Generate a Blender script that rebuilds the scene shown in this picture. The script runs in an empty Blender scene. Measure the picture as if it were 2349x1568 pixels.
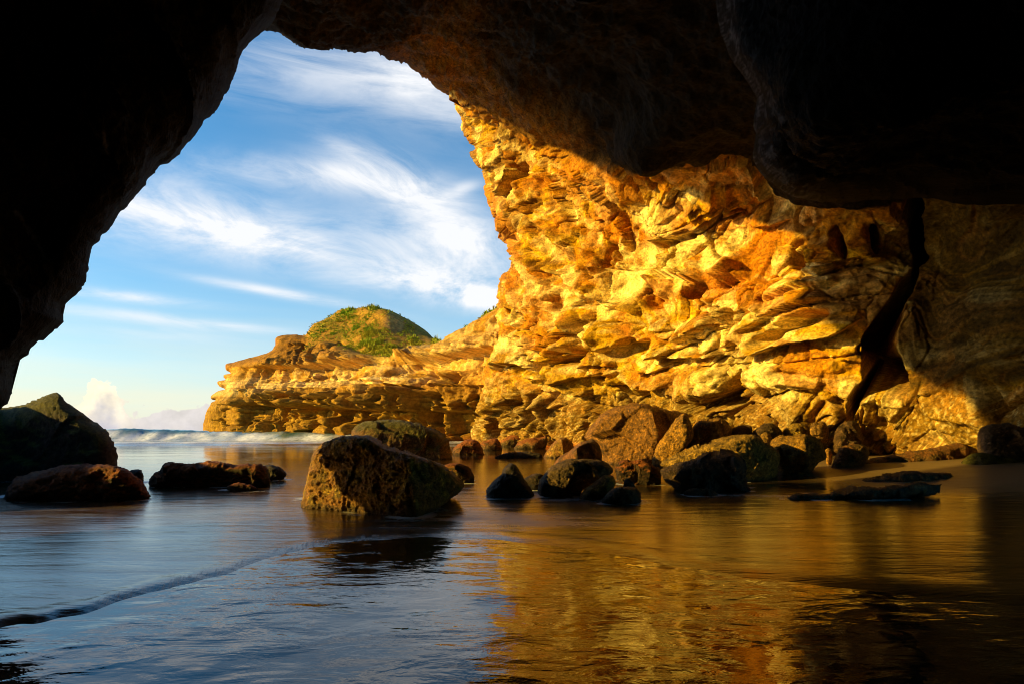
import bpy, math, random
import numpy as np

random.seed(7)
rng = np.random.default_rng(7)
F = 1174.5            # focal length in sketch units (a 2349 x 1568 sheet, 90 degree lens)
CX, HY, CAMH = 1174.5, 985.0, 1.0
SUN_EL = math.radians(15.5)
SUN_AZ = math.radians(10)          # the sun stands to the left, a little behind the viewer
TAN = math.tan(SUN_EL) / math.cos(SUN_AZ)
TPH = math.tan(SUN_AZ)

scene = bpy.context.scene
COL = scene.collection

# ------------------------------------------------------------------ noise
_perm = np.random.default_rng(3).permutation(256).astype(np.int32)
_perm = np.concatenate([_perm, _perm, _perm])
_g = np.random.default_rng(4).normal(size=(256, 3)).astype(np.float32)
_g /= np.linalg.norm(_g, axis=1)[:, None]
_jit = np.random.default_rng(5).random((256, 3)).astype(np.float32)
_rnd = np.random.default_rng(6).random((256, 4)).astype(np.float32)

def _hash(ix, iy, iz):
    return _perm[_perm[_perm[ix & 255] + (iy & 255)] + (iz & 255)]

def noise(p, freq=1.0, seed=0):
    q = (p * freq + np.float32(seed * 17.31 + 100.5)).astype(np.float32)
    i = np.floor(q).astype(np.int32)
    f = q - i
    u = f * f * f * (f * (f * 6 - 15) + 10)
    out = np.zeros(len(q), np.float32)
    for dx in (0, 1):
        wx = u[:, 0] if dx else 1 - u[:, 0]
        for dy in (0, 1):
            wy = u[:, 1] if dy else 1 - u[:, 1]
            for dz in (0, 1):
                wz = u[:, 2] if dz else 1 - u[:, 2]
                g = _g[_hash(i[:, 0] + dx, i[:, 1] + dy, i[:, 2] + dz)]
                d = g[:, 0] * (f[:, 0] - dx) + g[:, 1] * (f[:, 1] - dy) + g[:, 2] * (f[:, 2] - dz)
                out += wx * wy * wz * d
    return out * 1.6

def fbm(p, freq=1.0, octv=4, seed=0, gain=0.5, ridged=False):
    a, t, out = 1.0, 0.0, 0
    for o in range(octv):
        n = noise(p, freq * 2.03 ** o, seed + o * 3)
        if ridged:
            n = 1 - 2 * np.abs(n)
        out = out + a * n
        t += a
        a *= gain
    return out / t

def worley(p, freq=1.0, seed=0):
    """F1, F2, cell hash and vector to the cell point (in cell units)."""
    q = (p * freq + np.float32(seed * 11.7 + 50.0)).astype(np.float32)
    i = np.floor(q).astype(np.int32)
    f = q - i
    F1 = np.full(len(q), 9.0, np.float32); F2 = F1.copy()
    H = np.zeros(len(q), np.int32); V = np.zeros((len(q), 3), np.float32)
    for dx in (-1, 0, 1):
        for dy in (-1, 0, 1):
            for dz in (-1, 0, 1):
                h = _hash(i[:, 0] + dx, i[:, 1] + dy, i[:, 2] + dz)
                v = _jit[h] + np.array([dx, dy, dz], np.float32) - f
                d = np.sqrt((v * v).sum(1))
                near = d < F1
                F2 = np.where(near, F1, np.minimum(F2, d))
                V[near] = v[near]; H[near] = h[near]
                F1 = np.where(near, d, F1)
    return F1, F2, H, V

def sstep(a, b, x):
    t = np.clip((x - a) / (b - a), 0, 1)
    return t * t * (3 - 2 * t)

def mixc(c, col, w):
    return c * (1 - w[:, None]) + np.asarray(col, np.float32)[None, :] * w[:, None]

# ------------------------------------------------------------------ sheet <-> world
def to_world(px, py, d):
    return np.stack([(px - CX) / F * d, d, CAMH + (HY - py) / F * d], 1)

def to_px(p):
    return CX + p[:, 0] / p[:, 1] * F, HY - (p[:, 2] - CAMH) / p[:, 1] * F

def R1(*p): return [(.4097 * x, .4097 * y) for x, y in p]
def R2(*p): return [(.3516 * x, 642.3 + .3516 * y) for x, y in p]
def R3(*p): return [(440.4 + .3125 * x, 660.7 + .3125 * y) for x, y in p]
def R4(*p): return [(991 + .3511 * x, 201.9 + .3511 * y) for x, y in p]
def R5(*p): return [(1560 + .3512 * x, 275.3 + .3512 * y) for x, y in p]
def R6(*p): return [(991 + .316 * x, 697.4 + .316 * y) for x, y in p]
def R7(*p): return [(1615 + .316 * x, 789 + .316 * y) for x, y in p]
def R8(*p): return [(587.3 + .5078 * x, .5078 * y) for x, y in p]
def R9(*p): return [(1615 + .3277 * x, .3277 * y) for x, y in p]

def tps(ctrl):
    c = np.array(ctrl, float)
    P = c[:, :2] / 600.0; v = np.log(c[:, 2])
    n = len(P)
    r2 = ((P[:, None] - P[None]) ** 2).sum(2)
    K = 0.5 * r2 * np.log(r2 + 1e-12) + np.eye(n) * 1e-3
    A = np.zeros((n + 3, n + 3)); A[:n, :n] = K
    A[:n, n] = 1; A[:n, n + 1:] = P; A[n, :n] = 1; A[n + 1:, :n] = P.T
    w = np.linalg.solve(A, np.concatenate([v, np.zeros(3)]))
    def fn(px, py):
        Q = np.stack([px, py], 1) / 600.0
        out = w[n] + Q @ w[n + 1:]
        for k in range(n):
            r = ((Q - P[k]) ** 2).sum(1)
            out = out + w[k] * 0.5 * r * np.log(r + 1e-12)
        return np.exp(out)
    return fn

def smooth_line(pts, closed, maxseg, jitter=0.0, seed=1):
    """Chaikin once, subdivide to maxseg, fractal jitter along the normal."""
    P = np.array(pts, float)
    if closed:
        Q = np.roll(P, -1, 0)
        P = np.stack([.8 * P + .2 * Q, .2 * P + .8 * Q], 1).reshape(-1, 2)
    out = []
    n = len(P)
    for k in range(n if closed else n - 1):
        a, b = P[k], P[(k + 1) % n]
        m = max(1, int(np.ceil(np.linalg.norm(b - a) / maxseg)))
        for t in range(m):
            out.append(a + (b - a) * t / m)
    if not closed:
        out.append(P[-1])
    P = np.array(out)
    if jitter:
        T = np.roll(P, -1, 0) - np.roll(P, 1, 0)
        T /= np.linalg.norm(T, axis=1)[:, None] + 1e-9
        N = np.stack([-T[:, 1], T[:, 0]], 1)
        q = np.concatenate([P, np.zeros((len(P), 1))], 1).astype(np.float32)
        P = P + N * (fbm(q, 1 / 22.0, 4, seed, .6) * jitter)[:, None]
    return P

def poly_sd(px, py, poly, closed=True):
    """signed distance (inside +) and nearest boundary point."""
    best = np.full(len(px), 1e18); bx = px.copy(); by = py.copy()
    ins = np.zeros(len(px), bool)
    n = len(poly)
    for k in range(n if closed else n - 1):
        ax, ay = poly[k]; cx, cy = poly[(k + 1) % n]
        ex, ey = cx - ax, cy - ay
        L = ex * ex + ey * ey + 1e-12
        t = np.clip(((px - ax) * ex + (py - ay) * ey) / L, 0, 1)
        qx, qy = ax + t * ex, ay + t * ey
        d = (px - qx) ** 2 + (py - qy) ** 2
        m = d < best
        best[m] = d[m]; bx[m] = qx[m]; by[m] = qy[m]
        if closed:
            c = ((ay > py) != (cy > py))
            if abs(ey) > 1e-12:
                ins ^= c & (px < (cx - ax) * (py - ay) / ey + ax)
    d = np.sqrt(best)
    return (np.where(ins, d, -d) if closed else d), bx, by

def grid_region(poly, step, stepx=None):
    """quads of a grid clipped to a polygon, border vertices snapped on to it."""
    sx = stepx or step
    x0, y0 = poly.min(0) - sx; x1, y1 = poly.max(0) + sx
    xs = np.arange(x0, x1 + sx, sx); ys = np.arange(y0, y1 + step, step)
    gx, gy = np.meshgrid(xs, ys)
    px, py = gx.ravel(), gy.ravel()
    sd, bx, by = poly_sd(px, py, poly)
    nx, ny = len(xs), len(ys)
    idx = np.arange(nx * ny).reshape(ny, nx)
    q = np.stack([idx[:-1, :-1], idx[:-1, 1:], idx[1:, 1:], idx[1:, :-1]], -1).reshape(-1, 4)
    keep = (sd[q] > 0).any(1)
    q = q[keep]
    out = sd <= 0
    px = np.where(out, bx, px); py = np.where(out, by, py); sd = np.where(out, 0, sd)
    used = np.unique(q)
    rm = np.full(nx * ny, -1); rm[used] = np.arange(len(used))
    return px[used], py[used], sd[used], rm[q], used, (nx, ny)

def vnormals(v, f):
    a = v[f[:, 1]] - v[f[:, 0]]; b = v[f[:, -1]] - v[f[:, 0]]
    if f.shape[1] == 4:
        n = np.cross(v[f[:, 2]] - v[f[:, 0]], v[f[:, 3]] - v[f[:, 1]])
    else:
        n = np.cross(a, b)
    N = np.zeros_like(v)
    for k in range(f.shape[1]):
        np.add.at(N, f[:, k], n)
    return N / (np.linalg.norm(N, axis=1)[:, None] + 1e-12)

def boundary_edges(f):
    e = np.concatenate([np.stack([f[:, k], f[:, (k + 1) % f.shape[1]]], 1) for k in range(f.shape[1])])
    s = np.sort(e, 1)
    key = s[:, 0].astype(np.int64) * (s.max() + 1) + s[:, 1]
    u, inv, cnt = np.unique(key, return_inverse=True, return_counts=True)
    return e[cnt[inv] == 1]

def make(name, v, f, mat, tint=None, parent=None, smooth=True, extra=None):
    me = bpy.data.meshes.new(name)
    f = np.asarray(f)
    n = f.shape[1]
    me.vertices.add(len(v)); me.vertices.foreach_set('co', np.asarray(v, np.float32).ravel())
    me.loops.add(f.size); me.loops.foreach_set('vertex_index', f.ravel().astype(np.int32))
    me.polygons.add(len(f))
    me.polygons.foreach_set('loop_start', np.arange(0, f.size, n, dtype=np.int32))
    me.polygons.foreach_set('loop_total', np.full(len(f), n, np.int32))
    me.polygons.foreach_set('use_smooth', np.full(len(f), smooth, bool))
    me.update(calc_edges=True); me.validate()
    if tint is not None:
        a = me.color_attributes.new('tint', 'FLOAT_COLOR', 'POINT')
        c = np.ones((len(v), 4), np.float32); c[:, :3] = np.clip(tint, 0, 1)
        a.data.foreach_set('color', c.ravel())
    for k, val in (extra or {}).items():
        a = me.attributes.new(k, 'FLOAT', 'POINT')
        a.data.foreach_set('value', np.asarray(val, np.float32))
    me.materials.append(mat)
    o = bpy.data.objects.new(name, me); COL.objects.link(o)
    if parent: o.parent = parent
    return o

def tag(o, label, cat, group=None, kind=None):
    o['label'] = label; o['category'] = cat
    if group: o['group'] = group
    if kind: o['kind'] = kind
    return o

# ------------------------------------------------------------------ node helpers
class NT:
    def __init__(s, tree):
        s.t = tree; s.n = tree.nodes; s.l = tree.links; s.n.clear()
    def new(s, t, **kw):
        n = s.n.new(t)
        for k, v in kw.items(): setattr(n, k, v)
        return n
    def set(s, sock, v):
        if isinstance(v, bpy.types.NodeSocket): s.l.new(v, sock)
        else: sock.default_value = v
    def m(s, op, a, b=0.0, c=None, clamp=False):
        n = s.new('ShaderNodeMath', operation=op); n.use_clamp = clamp
        s.set(n.inputs[0], a); s.set(n.inputs[1], b)
        if c is not None: s.set(n.inputs[2], c)
        return n.outputs[0]
    def vm(s, op, a, b=(0, 0, 0)):
        n = s.new('ShaderNodeVectorMath', operation=op)
        s.set(n.inputs[0], a); s.set(n.inputs[1], b)
        return n.outputs[0]
    def noise(s, vec, scale, detail=4, rough=.55, dist=0.0):
        n = s.new('ShaderNodeTexNoise')
        if vec is not None: s.l.new(vec, n.inputs['Vector'])
        n.inputs['Scale'].default_value = scale; n.inputs['Detail'].default_value = detail
        n.inputs['Roughness'].default_value = rough; n.inputs['Distortion'].default_value = dist
        return n.outputs[0]
    def ramp(s, v, a, b, lo=0.0, hi=1.0, smooth=True):
        n = s.new('ShaderNodeMapRange', interpolation_type='SMOOTHSTEP' if smooth else 'LINEAR')
        s.set(n.inputs[0], v); n.inputs[1].default_value = a; n.inputs[2].default_value = b
        n.inputs[3].default_value = lo; n.inputs[4].default_value = hi
        return n.outputs[0]
    def mix(s, f, a, b, blend='MIX'):
        n = s.new('ShaderNodeMix', data_type='RGBA', blend_type=blend)
        s.set(n.inputs[0], f)
        for i, v in ((6, a), (7, b)):
            if isinstance(v, tuple) and len(v) == 3: v = v + (1,)
            s.set(n.inputs[i], v)
        return n.outputs[2]
    def bump(s, h, strength, dist, normal=None):
        n = s.new('ShaderNodeBump'); s.l.new(h, n.inputs['Height'])
        n.inputs['Strength'].default_value = strength; n.inputs['Distance'].default_value = dist
        if normal is not None: s.l.new(normal, n.inputs['Normal'])
        return n.outputs[0]

def new_mat(name):
    m = bpy.data.materials.new(name); m.use_nodes = True
    return m, NT(m.node_tree)

def rock_mat(name, grain=14.0, grain_amt=.45, bumps=((3.0, .06), (16.0, .02)), rough=.85, spec=.25, speck=0.0):
    m, N = new_mat(name)
    out = N.new('ShaderNodeOutputMaterial'); P = N.new('ShaderNodeBsdfPrincipled')
    N.l.new(P.outputs[0], out.inputs[0])
    at = N.new('ShaderNodeAttribute', attribute_name='tint')
    co = N.new('ShaderNodeTexCoord').outputs['Object']
    g = N.noise(co, grain, 6, .7)
    g2 = N.noise(co, grain * .17, 5, .65, .6)
    f = N.ramp(g, .3, .7, 1 - grain_amt, 1 + grain_amt * .8)
    f2 = N.ramp(g2, .32, .68, 1 - grain_amt * .6, 1 + grain_amt * .5)
    k = N.m('MULTIPLY', f, f2)
    cmb = N.new('ShaderNodeCombineXYZ')
    for i in range(3): N.l.new(k, cmb.inputs[i])
    col = N.mix(1.0, at.outputs['Color'], cmb.outputs[0], 'MULTIPLY')
    if speck:
        vo = N.new('ShaderNodeTexVoronoi'); vo.inputs['Scale'].default_value = grain * 2.2
        N.l.new(co, vo.inputs['Vector'])
        sp = N.m('MULTIPLY', N.ramp(vo.outputs['Distance'], .18, .34, 1, 0), N.ramp(g2, .42, .62))
        col = N.mix(N.m('MULTIPLY', sp, speck), col, (.40, .25, .07))
    N.l.new(col, P.inputs['Base Color'])
    P.inputs['Roughness'].default_value = rough
    P.inputs['Specular IOR Level'].default_value = spec
    nrm = None
    for sc, d in bumps:
        nrm = N.bump(N.noise(co, sc, 5, .68), 1.0, d, nrm)
    N.l.new(nrm, P.inputs['Normal'])
    return m

M_CLIFF = rock_mat('golden sandstone', 11.0, .55, ((2.6, .05), (11.0, .035)), .88, .10)
M_HEAD = rock_mat('layered sandstone', 3.0, .40, ((1.2, .12), (4.5, .07)), .9, .08)
M_CAVE = rock_mat('dark cave rock', 10.0, .7, ((1.4, .12), (7.0, .06), (28., .02)), .8, .04)
M_ROCK = rock_mat('barnacled wet rock', 30.0, .6, ((6.0, .10), (24.0, .06), (90., .016)), .6, .3, .6)
M_MOSS = rock_mat('weed covered rock', 24.0, .6, ((7.0, .10), (30.0, .07), (110., .018)), .75, .2, .25)

# ------------------------------------------------------------------ displacement of the big rock faces
def dent(px, py, cx, cy, rx, ry, rot=0, hard=.35):
    c, s = math.cos(math.radians(rot)), math.sin(math.radians(rot))
    dx, dy = px - cx, py - cy
    a = (dx * c + dy * s) / rx; b = (-dx * s + dy * c) / ry
    return 1 - sstep(hard, 1.0, np.sqrt(a * a + b * b))

def strata(p, nrm, thick, seed, warp=.35, sharp=.16):
    """per-layer random protrusion with soft ledges; returns height, layer random, phase."""
    s = (p @ np.asarray(nrm, np.float32)) / thick
    s = s + fbm(p, .25 / thick, 3, seed) * warp * 2
    # uneven layer thickness
    s = s + .35 * np.sin(s * 1.7 + seed) + .2 * np.sin(s * .61)
    i = np.floor(s); f = s - i
    r = _rnd[(i.astype(np.int32) * 7 + seed * 13) & 255, 0]
    rn = _rnd[((i.astype(np.int32) + 1) * 7 + seed * 13) & 255, 0]
    t = sstep(1 - sharp, 1.0, f)
    return r * (1 - t) + rn * t, r, f

# ------------------------------------------------------------------ CLIFF + ROOF
cliff_ctrl = [
 (1050,240,29),(1100,400,29.5),(1165,540,30.5),(1145,700,32),(1120,850,33),(1100,1010,34),
 (1250,330,25.5),(1300,600,25.5),(1300,850,26.5),(1300,1010,27.5),
 (1480,470,20.5),(1500,700,20.8),(1500,850,21.5),(1500,1010,22.5),
 (1700,455,17),(1700,700,17.2),(1700,850,17.8),(1700,1000,18.6),
 (1900,510,14.4),(1900,700,14.6),(1900,850,15),(1900,1000,16),
 (2100,520,13.6),(2100,800,13.6),(2100,950,13.9),(2100,1060,14.4),
 (2349,540,11.2),(2349,800,11.2),(2349,1060,12),(2700,600,8.6),(2700,1100,9),(3000,700,7),(3000,1100,7.2),
 # roof
 (540,20,12.2),(620,55,13),(745,107,15),(850,117,17.5),(940,137,21.5),(1000,190,25),
 (700,-60,10.5),(900,0,12.5),(1000,90,17),(1150,170,19),(1200,250,23),(1100,0,11),(1330,340,21.5),
 (1300,180,15),(1400,260,15.5),(1440,380,17.6),(1560,385,16.0),(1650,340,14.5),(1560,250,12.2),(1740,340,14.2),
 (1500,100,10.5),(1700,150,9.6),(1800,400,14.6),(1950,440,13),(2150,430,11.4),(2349,420,9.6),
 (2000,250,9.5),(2300,150,7.2),(1300,-100,7.6),(1700,-100,7),(2200,-100,6),(900,-300,6.6),(1500,-350,5.2),
 (2200,-400,4.6),(3000,0,5),(3000,400,6.2),(900,-700,4.6),(1700,-700,3.9),(2700,-600,3.8),(500,-300,7.2),(400,-700,4.8)]
cliff_depth = tps(cliff_ctrl)

sil = (R8((-60,60),(20,82),(75,100),(130,125),(170,165),(220,200),(270,207),(300,210),(310,217),(322,209),(350,203),(440,225),(500,233),(580,245),(690,263),
          (720,310),(760,350),(800,380),(850,420),(905,448)) +
       R4((155,80),(162,110),(165,130),(200,180),(215,240),(260,290),(285,380),(283,440),(300,500),(350,580),(370,660),(395,740),(415,800),(432,850),(428,920),
          (470,940),(510,970),(505,1030),(522,1100),(520,1170),(480,1230),(460,1290),(440,1350),(440,1400),(432,1440)) +
       [(1150,770),(1132,830),(1112,900),(1085,1000),(1070,1060)])
sil = smooth_line(sil, False, 5, 0)
q3 = np.concatenate([sil, np.zeros((len(sil), 1))], 1).astype(np.float32)
amp = np.where(sil[:, 0] < 1040, 1.6, 5.0)
sil = sil + np.stack([fbm(q3, 1 / 26., 4, 9, .6), fbm(q3, 1 / 26., 4, 19, .6)], 1) * amp[:, None]
poly = np.concatenate([sil, np.array([(1500,1075),(1850,1110),(2100,1150),(2500,1190),(3000,1190),(3000,-700),(400,-700),(400,20)])])

def cliff_base(px, py):
    d = cliff_depth(px, py)
    s, _, _ = poly_sd(px, py, sil, False)
    R = np.where(py > 715, 22, np.where(py < 230, 26, 60)); Rd = np.where(py > 715, 1.6, np.where(py < 230, 1.2, 5.0))
    t = np.clip(s / R, 0, 1)
    return d + Rd * (1 - np.sqrt(1 - (1 - t) ** 2))

# crease between roof and wall (the roof lip)
lip = smooth_line([(1000,170)] + R4((200,60),(300,110),(450,180),(690,290),(900,400),(1060,500),(1200,545),(1300,562),(1400,560),(1560,535),(1620,520),(1670,455),(1750,440)) +
                  [(1640,350),(1730,352),(1800,442),(1900,466),(2075,462),(2349,470),(3100,500)], False, 12)
lip = np.concatenate([lip[lip[:, 0] < 1578], np.array([(1600,375),(1650,350),(1730,352),(1800,442),(1900,466),(2075,462),(2349,470),(3100,500)], float)])
crack = np.array(R5((1460,500),(1475,600),(1510,680),(1505,760),(1515,840),(1540,960),(1500,1010),(1450,1050),(1380,1150),(1290,1270),(1220,1350),(1190,1400),(1185,1470),(1200,1600)) +
                 R7((1175,220),(1100,300),(1080,400),(1090,560),(1110,640),(1145,560),(1135,440),(1180,350),(1230,330),(1300,330),(1560,300),(1480,170),(1420,70)) +
                 R5((1400,1450),(1450,1250),(1530,1100),(1590,960),(1610,900),(1575,800),(1590,700),(1575,600),(1560,500)), float)
recess = np.array(R6((1760,640),(1850,700),(1890,720),(1960,715),(2060,690),(2180,620),(2250,540),(2305,445),(2310,480),(2290,560),(2250,600),(2270,700),(2255,790),(2230,790),(2230,740),(2150,730),(2000,760),(1960,800),(1850,790),(1740,700)), float)
undercut = np.array(R5((250,1210),(290,1230),(350,1330),(440,1450),(400,1510),(340,1500),(355,1430),(330,1360),(270,1290)), float)

px, py, sd, quads, used, _ = grid_region(poly, 2.7)
far = (px < 520) | (py < -60) | (px > 2420)
d0 = cliff_base(px, py)
V0 = to_world(px, py, d0)
Nrm = vnormals(V0, quads)
if (Nrm * (V0 - np.array([0, 0, CAMH]))).sum(1).mean() > 0:
    quads = quads[:, ::-1]; Nrm = -Nrm
p = V0.astype(np.float32)
# mask: 0 wall .. 1 roof
ly = np.interp(px, lip[np.argsort(lip[:, 0]), 0], lip[np.argsort(lip[:, 0]), 1])
ly = np.where(px < 1030, 1e4, ly)
roof = sstep(-8, 14, ly - py)
wall = 1 - roof
low = sstep(830, 960, py + 25 * noise(p, .3, 4))          # barnacled blocky foot
right = sstep(1900, 2050, px)
outer = sstep(1420, 1150, px)

# bedding rises to the right across the wall
bed = np.array([.30, -.16, .94], np.float32); bed /= np.linalg.norm(bed)
sh, sr, sf = strata(p, bed, .75, 3, .5)
sh2, sr2, sf2 = strata(p, bed, .22, 5, .6, .3)
wp = p + np.stack([fbm(p, .35, 3, 31), fbm(p, .35, 3, 37), fbm(p, .35, 3, 41)], 1).astype(np.float32) * .9
st = np.array([[1, 0, 0], [0, .8, 0], [0, 0, 1.0]], np.float32)
bed2 = np.array([.36, -.62, .70], np.float32); bed2 /= np.linalg.norm(bed2)
sd_, sdr, sdf = strata(p, bed2, 1.1, 7, .45, .25)
diag = sstep(1560, 1300, px + .35 * (py - 500)) * sstep(880, 760, py)
F1, F2, H, Vv = worley(wp @ st, .42, 2)
G1, G2, H2, Vv2 = worley(wp + .3, .95, 6)
rc = _rnd[H]; rc2 = _rnd[H2]
tilt = ((rc[:, :3] - .5) * Vv).sum(1)
tilt2 = ((rc2[:, :3] - .5) * Vv2).sum(1)
dz = np.zeros(len(p), np.float32)
dz += fbm(p, .16, 3, 1) * .8
S = np.zeros(len(p), np.float32)
PALE = [(1440,650,60,62,20,.95),(1510,500,82,50,15,.95),(1675,610,48,36,-20,.95),(1620,780,76,26,-16,.9),(1360,770,28,42,0,.85),(1300,730,32,42,0,.7),(1660,860,70,44,-20,.6),(1560,755,56,22,-20,.85),
        (1500,580,44,54,30,.85),(1390,700,34,44,0,.8),(1230,640,20,60,-30,.7),(1265,570,20,50,-35,.6),(1330,640,22,50,-35,.7),(1190,790,60,26,-14,.7),(1230,830,30,18,0,.6),(1340,840,40,16,-6,.7),(1560,610,36,30,-30,.7),(1590,560,50,20,-30,.5),(1420,810,40,18,0,.6)]
for b in PALE: S = np.maximum(S, dent(px, py, *b[:5], .3))
S = np.maximum(S, .75 * right); S = np.maximum(S, .6 * dent(px, py, 1760, 640, 220, 160, -15, .4))
rough_w = (.55 + .45 * sstep(-.2, .3, noise(p, .14, 77))) * (1 - .65 * S)
def flow(n3, fa, fb, warp, seed):
    n3 = n3 / np.linalg.norm(n3)
    t1 = np.cross(n3, [0, 0, 1.0]); t1 /= np.linalg.norm(t1); t2 = np.cross(n3, t1)
    q = np.stack([p @ t1 * fa, p @ t2 * fa, p @ n3 * fb], 1).astype(np.float32)
    w3 = np.stack([fbm(p, .16, 3, seed), fbm(p, .16, 3, seed + 4), fbm(p, .19, 3, seed + 8)], 1)
    return (q + w3 * warp).astype(np.float32)
qA = flow(bed, .15, .55, 1.5, 201); qB = flow(bed2, .15, .60, 1.1, 211)
mixd = diag[:, None]
q = (qA * (1 - mixd) + qB * mixd).astype(np.float32)
fl = fbm(qA, 1.0, 4, 221, .42, True) * (1 - diag) + fbm(qB, 1.0, 4, 221, .42, True) * diag
fl2 = fbm(qA * 2.6, 1.0, 4, 225, .55) * (1 - diag) + fbm(qB * 2.6, 1.0, 4, 225, .55) * diag
lam = fbm(qA * np.array([1, 1, 6], np.float32), 1.0, 4, 229, .6) * (1 - diag) + fbm(qB * np.array([1, 1, 6], np.float32), 1.0, 4, 229, .6) * diag
crk = noise(qA * 1.3, 1.0, 233) * (1 - diag) + noise(qB * 1.3, 1.0, 233) * diag
crk2 = noise(wp * np.array([.5, .5, .22], np.float32), 1.0, 237)
am = .35 + .9 * sstep(-.25, .35, noise(p, .17, 251))
dz += wall * ((fl - .15) * .50 * (1 - .5 * S) * am + fl2 * .15 * (1 - .7 * S) * am + lam * .06)
cracks = np.maximum(sstep(.045, .0, np.abs(crk)) * sstep(-.1, .2, noise(p, .3, 241)), sstep(.03, .0, np.abs(crk2)) * sstep(.0, .25, noise(p, .25, 245)))
dz -= wall * cracks * .40 * (1 - .85 * sstep(2030, 2090, px))
dz += wall * rough_w * (tilt * .75 + (F1 - .45) * .25 * (rc[:, 3] > .3))
dz += wall * (tilt2 * .5 + (G1 - .4) * .2 * (rc2[:, 3] > .6)) * (1 - .8 * S) * (.35 + .65 * low)
dz += wall * diag * ((sd_ - .5) * .42 + (.5 - np.abs(sdf - .5)) * .12)
edge = sstep(.10, .0, F2 - F1)
dz -= wall * edge * .16 * (rc[:, 3] > .6)
dz -= wall * sstep(.07, .0, G2 - G1) * .10 * (rc2[:, 0] > .5) * (1 - right * .6)
dz += wall * (sh - .5) * (.12 + .62 * low) * (1 - .4 * outer)
dz += wall * (sh2 - .5) * (.035 + .16 * low)
# vertical joints in the foot
J1, J2, JH, JV = worley(p * np.array([.9, .9, .35], np.float32), .8, 9)
dz += wall * low * ((_rnd[JH][:, 1] - .5) * .55 - sstep(.12, 0, J2 - J1) * .25)
rg = fbm(p, .7, 5, 51, .55, True)
dz += wall * (rg - .2) * .13 * (1 - .7 * S)
dz += fbm(p, 2.2, 4, 61, .6) * (.10 + .07 * outer) * (1 - .8 * S)
dz += fbm(p, 7.0, 3, 66, .6) * (.028 + .02 * low)
# roof: big scooped hollows and hanging ribs
R_1, R_2, RH, RV = worley(p * np.array([.7, .35, .7], np.float32), .33, 12)
dz += roof * ((R_1 - .45) * 1.0 + fbm(p, .5, 4, 81, .5, True) * .28)
# sculpted features ------------------------------------------------
for (cx, cy, rx, ry, rot, dep, hard) in [
    (1440,640,62,92,18,.22,.1),(1395,596,22,45,25,.75,.4),(1595,668,30,19,-20,1.2,.45),(1844,735,66,19,-16,1.0,.45),
    (1790,770,44,17,-18,.9,.4),(1244,843,14,20,0,1.1,.4),(1322,816,46,22,-12,.9,.3),(1305,775,18,9,0,.5,.3),
    (1925,556,16,42,-12,.55,.5),(2003,548,12,40,8,.55,.4),(1838,600,26,24,0,.6,.2),(1184,922,20,14,0,.8,.4),(1755,690,14,8,0,.45,.3),
    (1500,680,20,30,10,.4,.3),(1690,735,14,30,-25,.7,.4),(1210,410,24,40,10,.7,.3),(1190,480,14,22,0,.5,.3),(1185,560,12,16,0,.5,.3),
    (1345,690,14,26,0,.5,.3),(1290,700,18,22,0,.5,.3),(1240,920,10,22,0,.7,.4),(1130,985,14,26,0,1.0,.4),(1225,950,10,22,0,.8,.4),
    (1450,800,50,16,-20,.5,.3),(1400,860,40,10,-12,.4,.3),(1560,560,50,14,-30,.3,.2)]:
    wx = 10 * fbm(p, .9, 3, 301); wy = 10 * fbm(p, .9, 3, 305)
    dz -= 1.45 * dep * dent(px + wx, py + wy, cx, cy, rx * 1.08, ry * 1.08, rot, max(hard, .5) if dep > .3 else hard)
for (cx, cy, rx, ry, rot, dep, hard) in [                      # bosses
    (1967,550,30,46,10,.35,.6),(1890,585,50,34,-30,.22,.6),(1530,520,80,66,20,.55,.1),(1620,750,90,38,-18,.6,.2),(1700,610,66,40,-20,.45,.1),
    (1640,870,86,52,-22,.9,.35),(1840,840,150,50,-6,.4,.3),(1480,330,90,75,10,.5,.2),(1330,730,30,50,-10,.4,.2),
    (1400,760,40,34,0,.5,.2),(1450,880,90,40,-5,.3,.2),(1210,960,30,40,0,.4,.5)]:
    dz += dep * dent(px, py, cx, cy, rx, ry, rot, hard)
# scarps: sharp broken edges, high on the left of the direction of travel, fading away behind
def scarp(line, h, wd):
    global dz
    L = smooth_line(line, False, 9, 0)
    x0, y0 = L.min(0) - 3.2 * wd; x1, y1 = L.max(0) + 3.2 * wd
    k = np.nonzero((px > x0) & (px < x1) & (py > y0) & (py < y1))[0]
    qx = px[k] + 5 * wnx[k] * 2; qy = py[k] + 5 * wny[k] * 2
    best = np.full(len(k), 1e18); sgn = np.zeros(len(k)); tt = np.zeros(len(k))
    n = len(L) - 1
    for j in range(n):
        ax, ay = L[j]; ex, ey = L[j + 1] - L[j]
        l2 = ex * ex + ey * ey + 1e-9
        t = np.clip(((qx - ax) * ex + (qy - ay) * ey) / l2, 0, 1)
        d = (qx - ax - t * ex) ** 2 + (qy - ay - t * ey) ** 2
        m = d < best
        best[m] = d[m]; sgn[m] = (ex * (qy - ay) - ey * (qx - ax))[m]; tt[m] = ((j + t) / n)[m]
    d = np.sqrt(best)
    taper = sstep(0, .18, tt) * sstep(1, .82, tt)
    hi = np.exp(-d / wd) * sstep(2.2 * wd, wd, d); lo = -.55 * np.exp(-d / (.4 * wd)) * sstep(2 * wd, .8 * wd, d)
    soft = sstep(-2.0, 2.0, np.where(sgn < 0, d, -d))
    dz[k] += h * taper * (hi * soft + lo * (1 - soft)) * wall[k]
wnx = fbm(p, .8, 4, 401, .6); wny = fbm(p, .8, 4, 405, .6)
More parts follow.
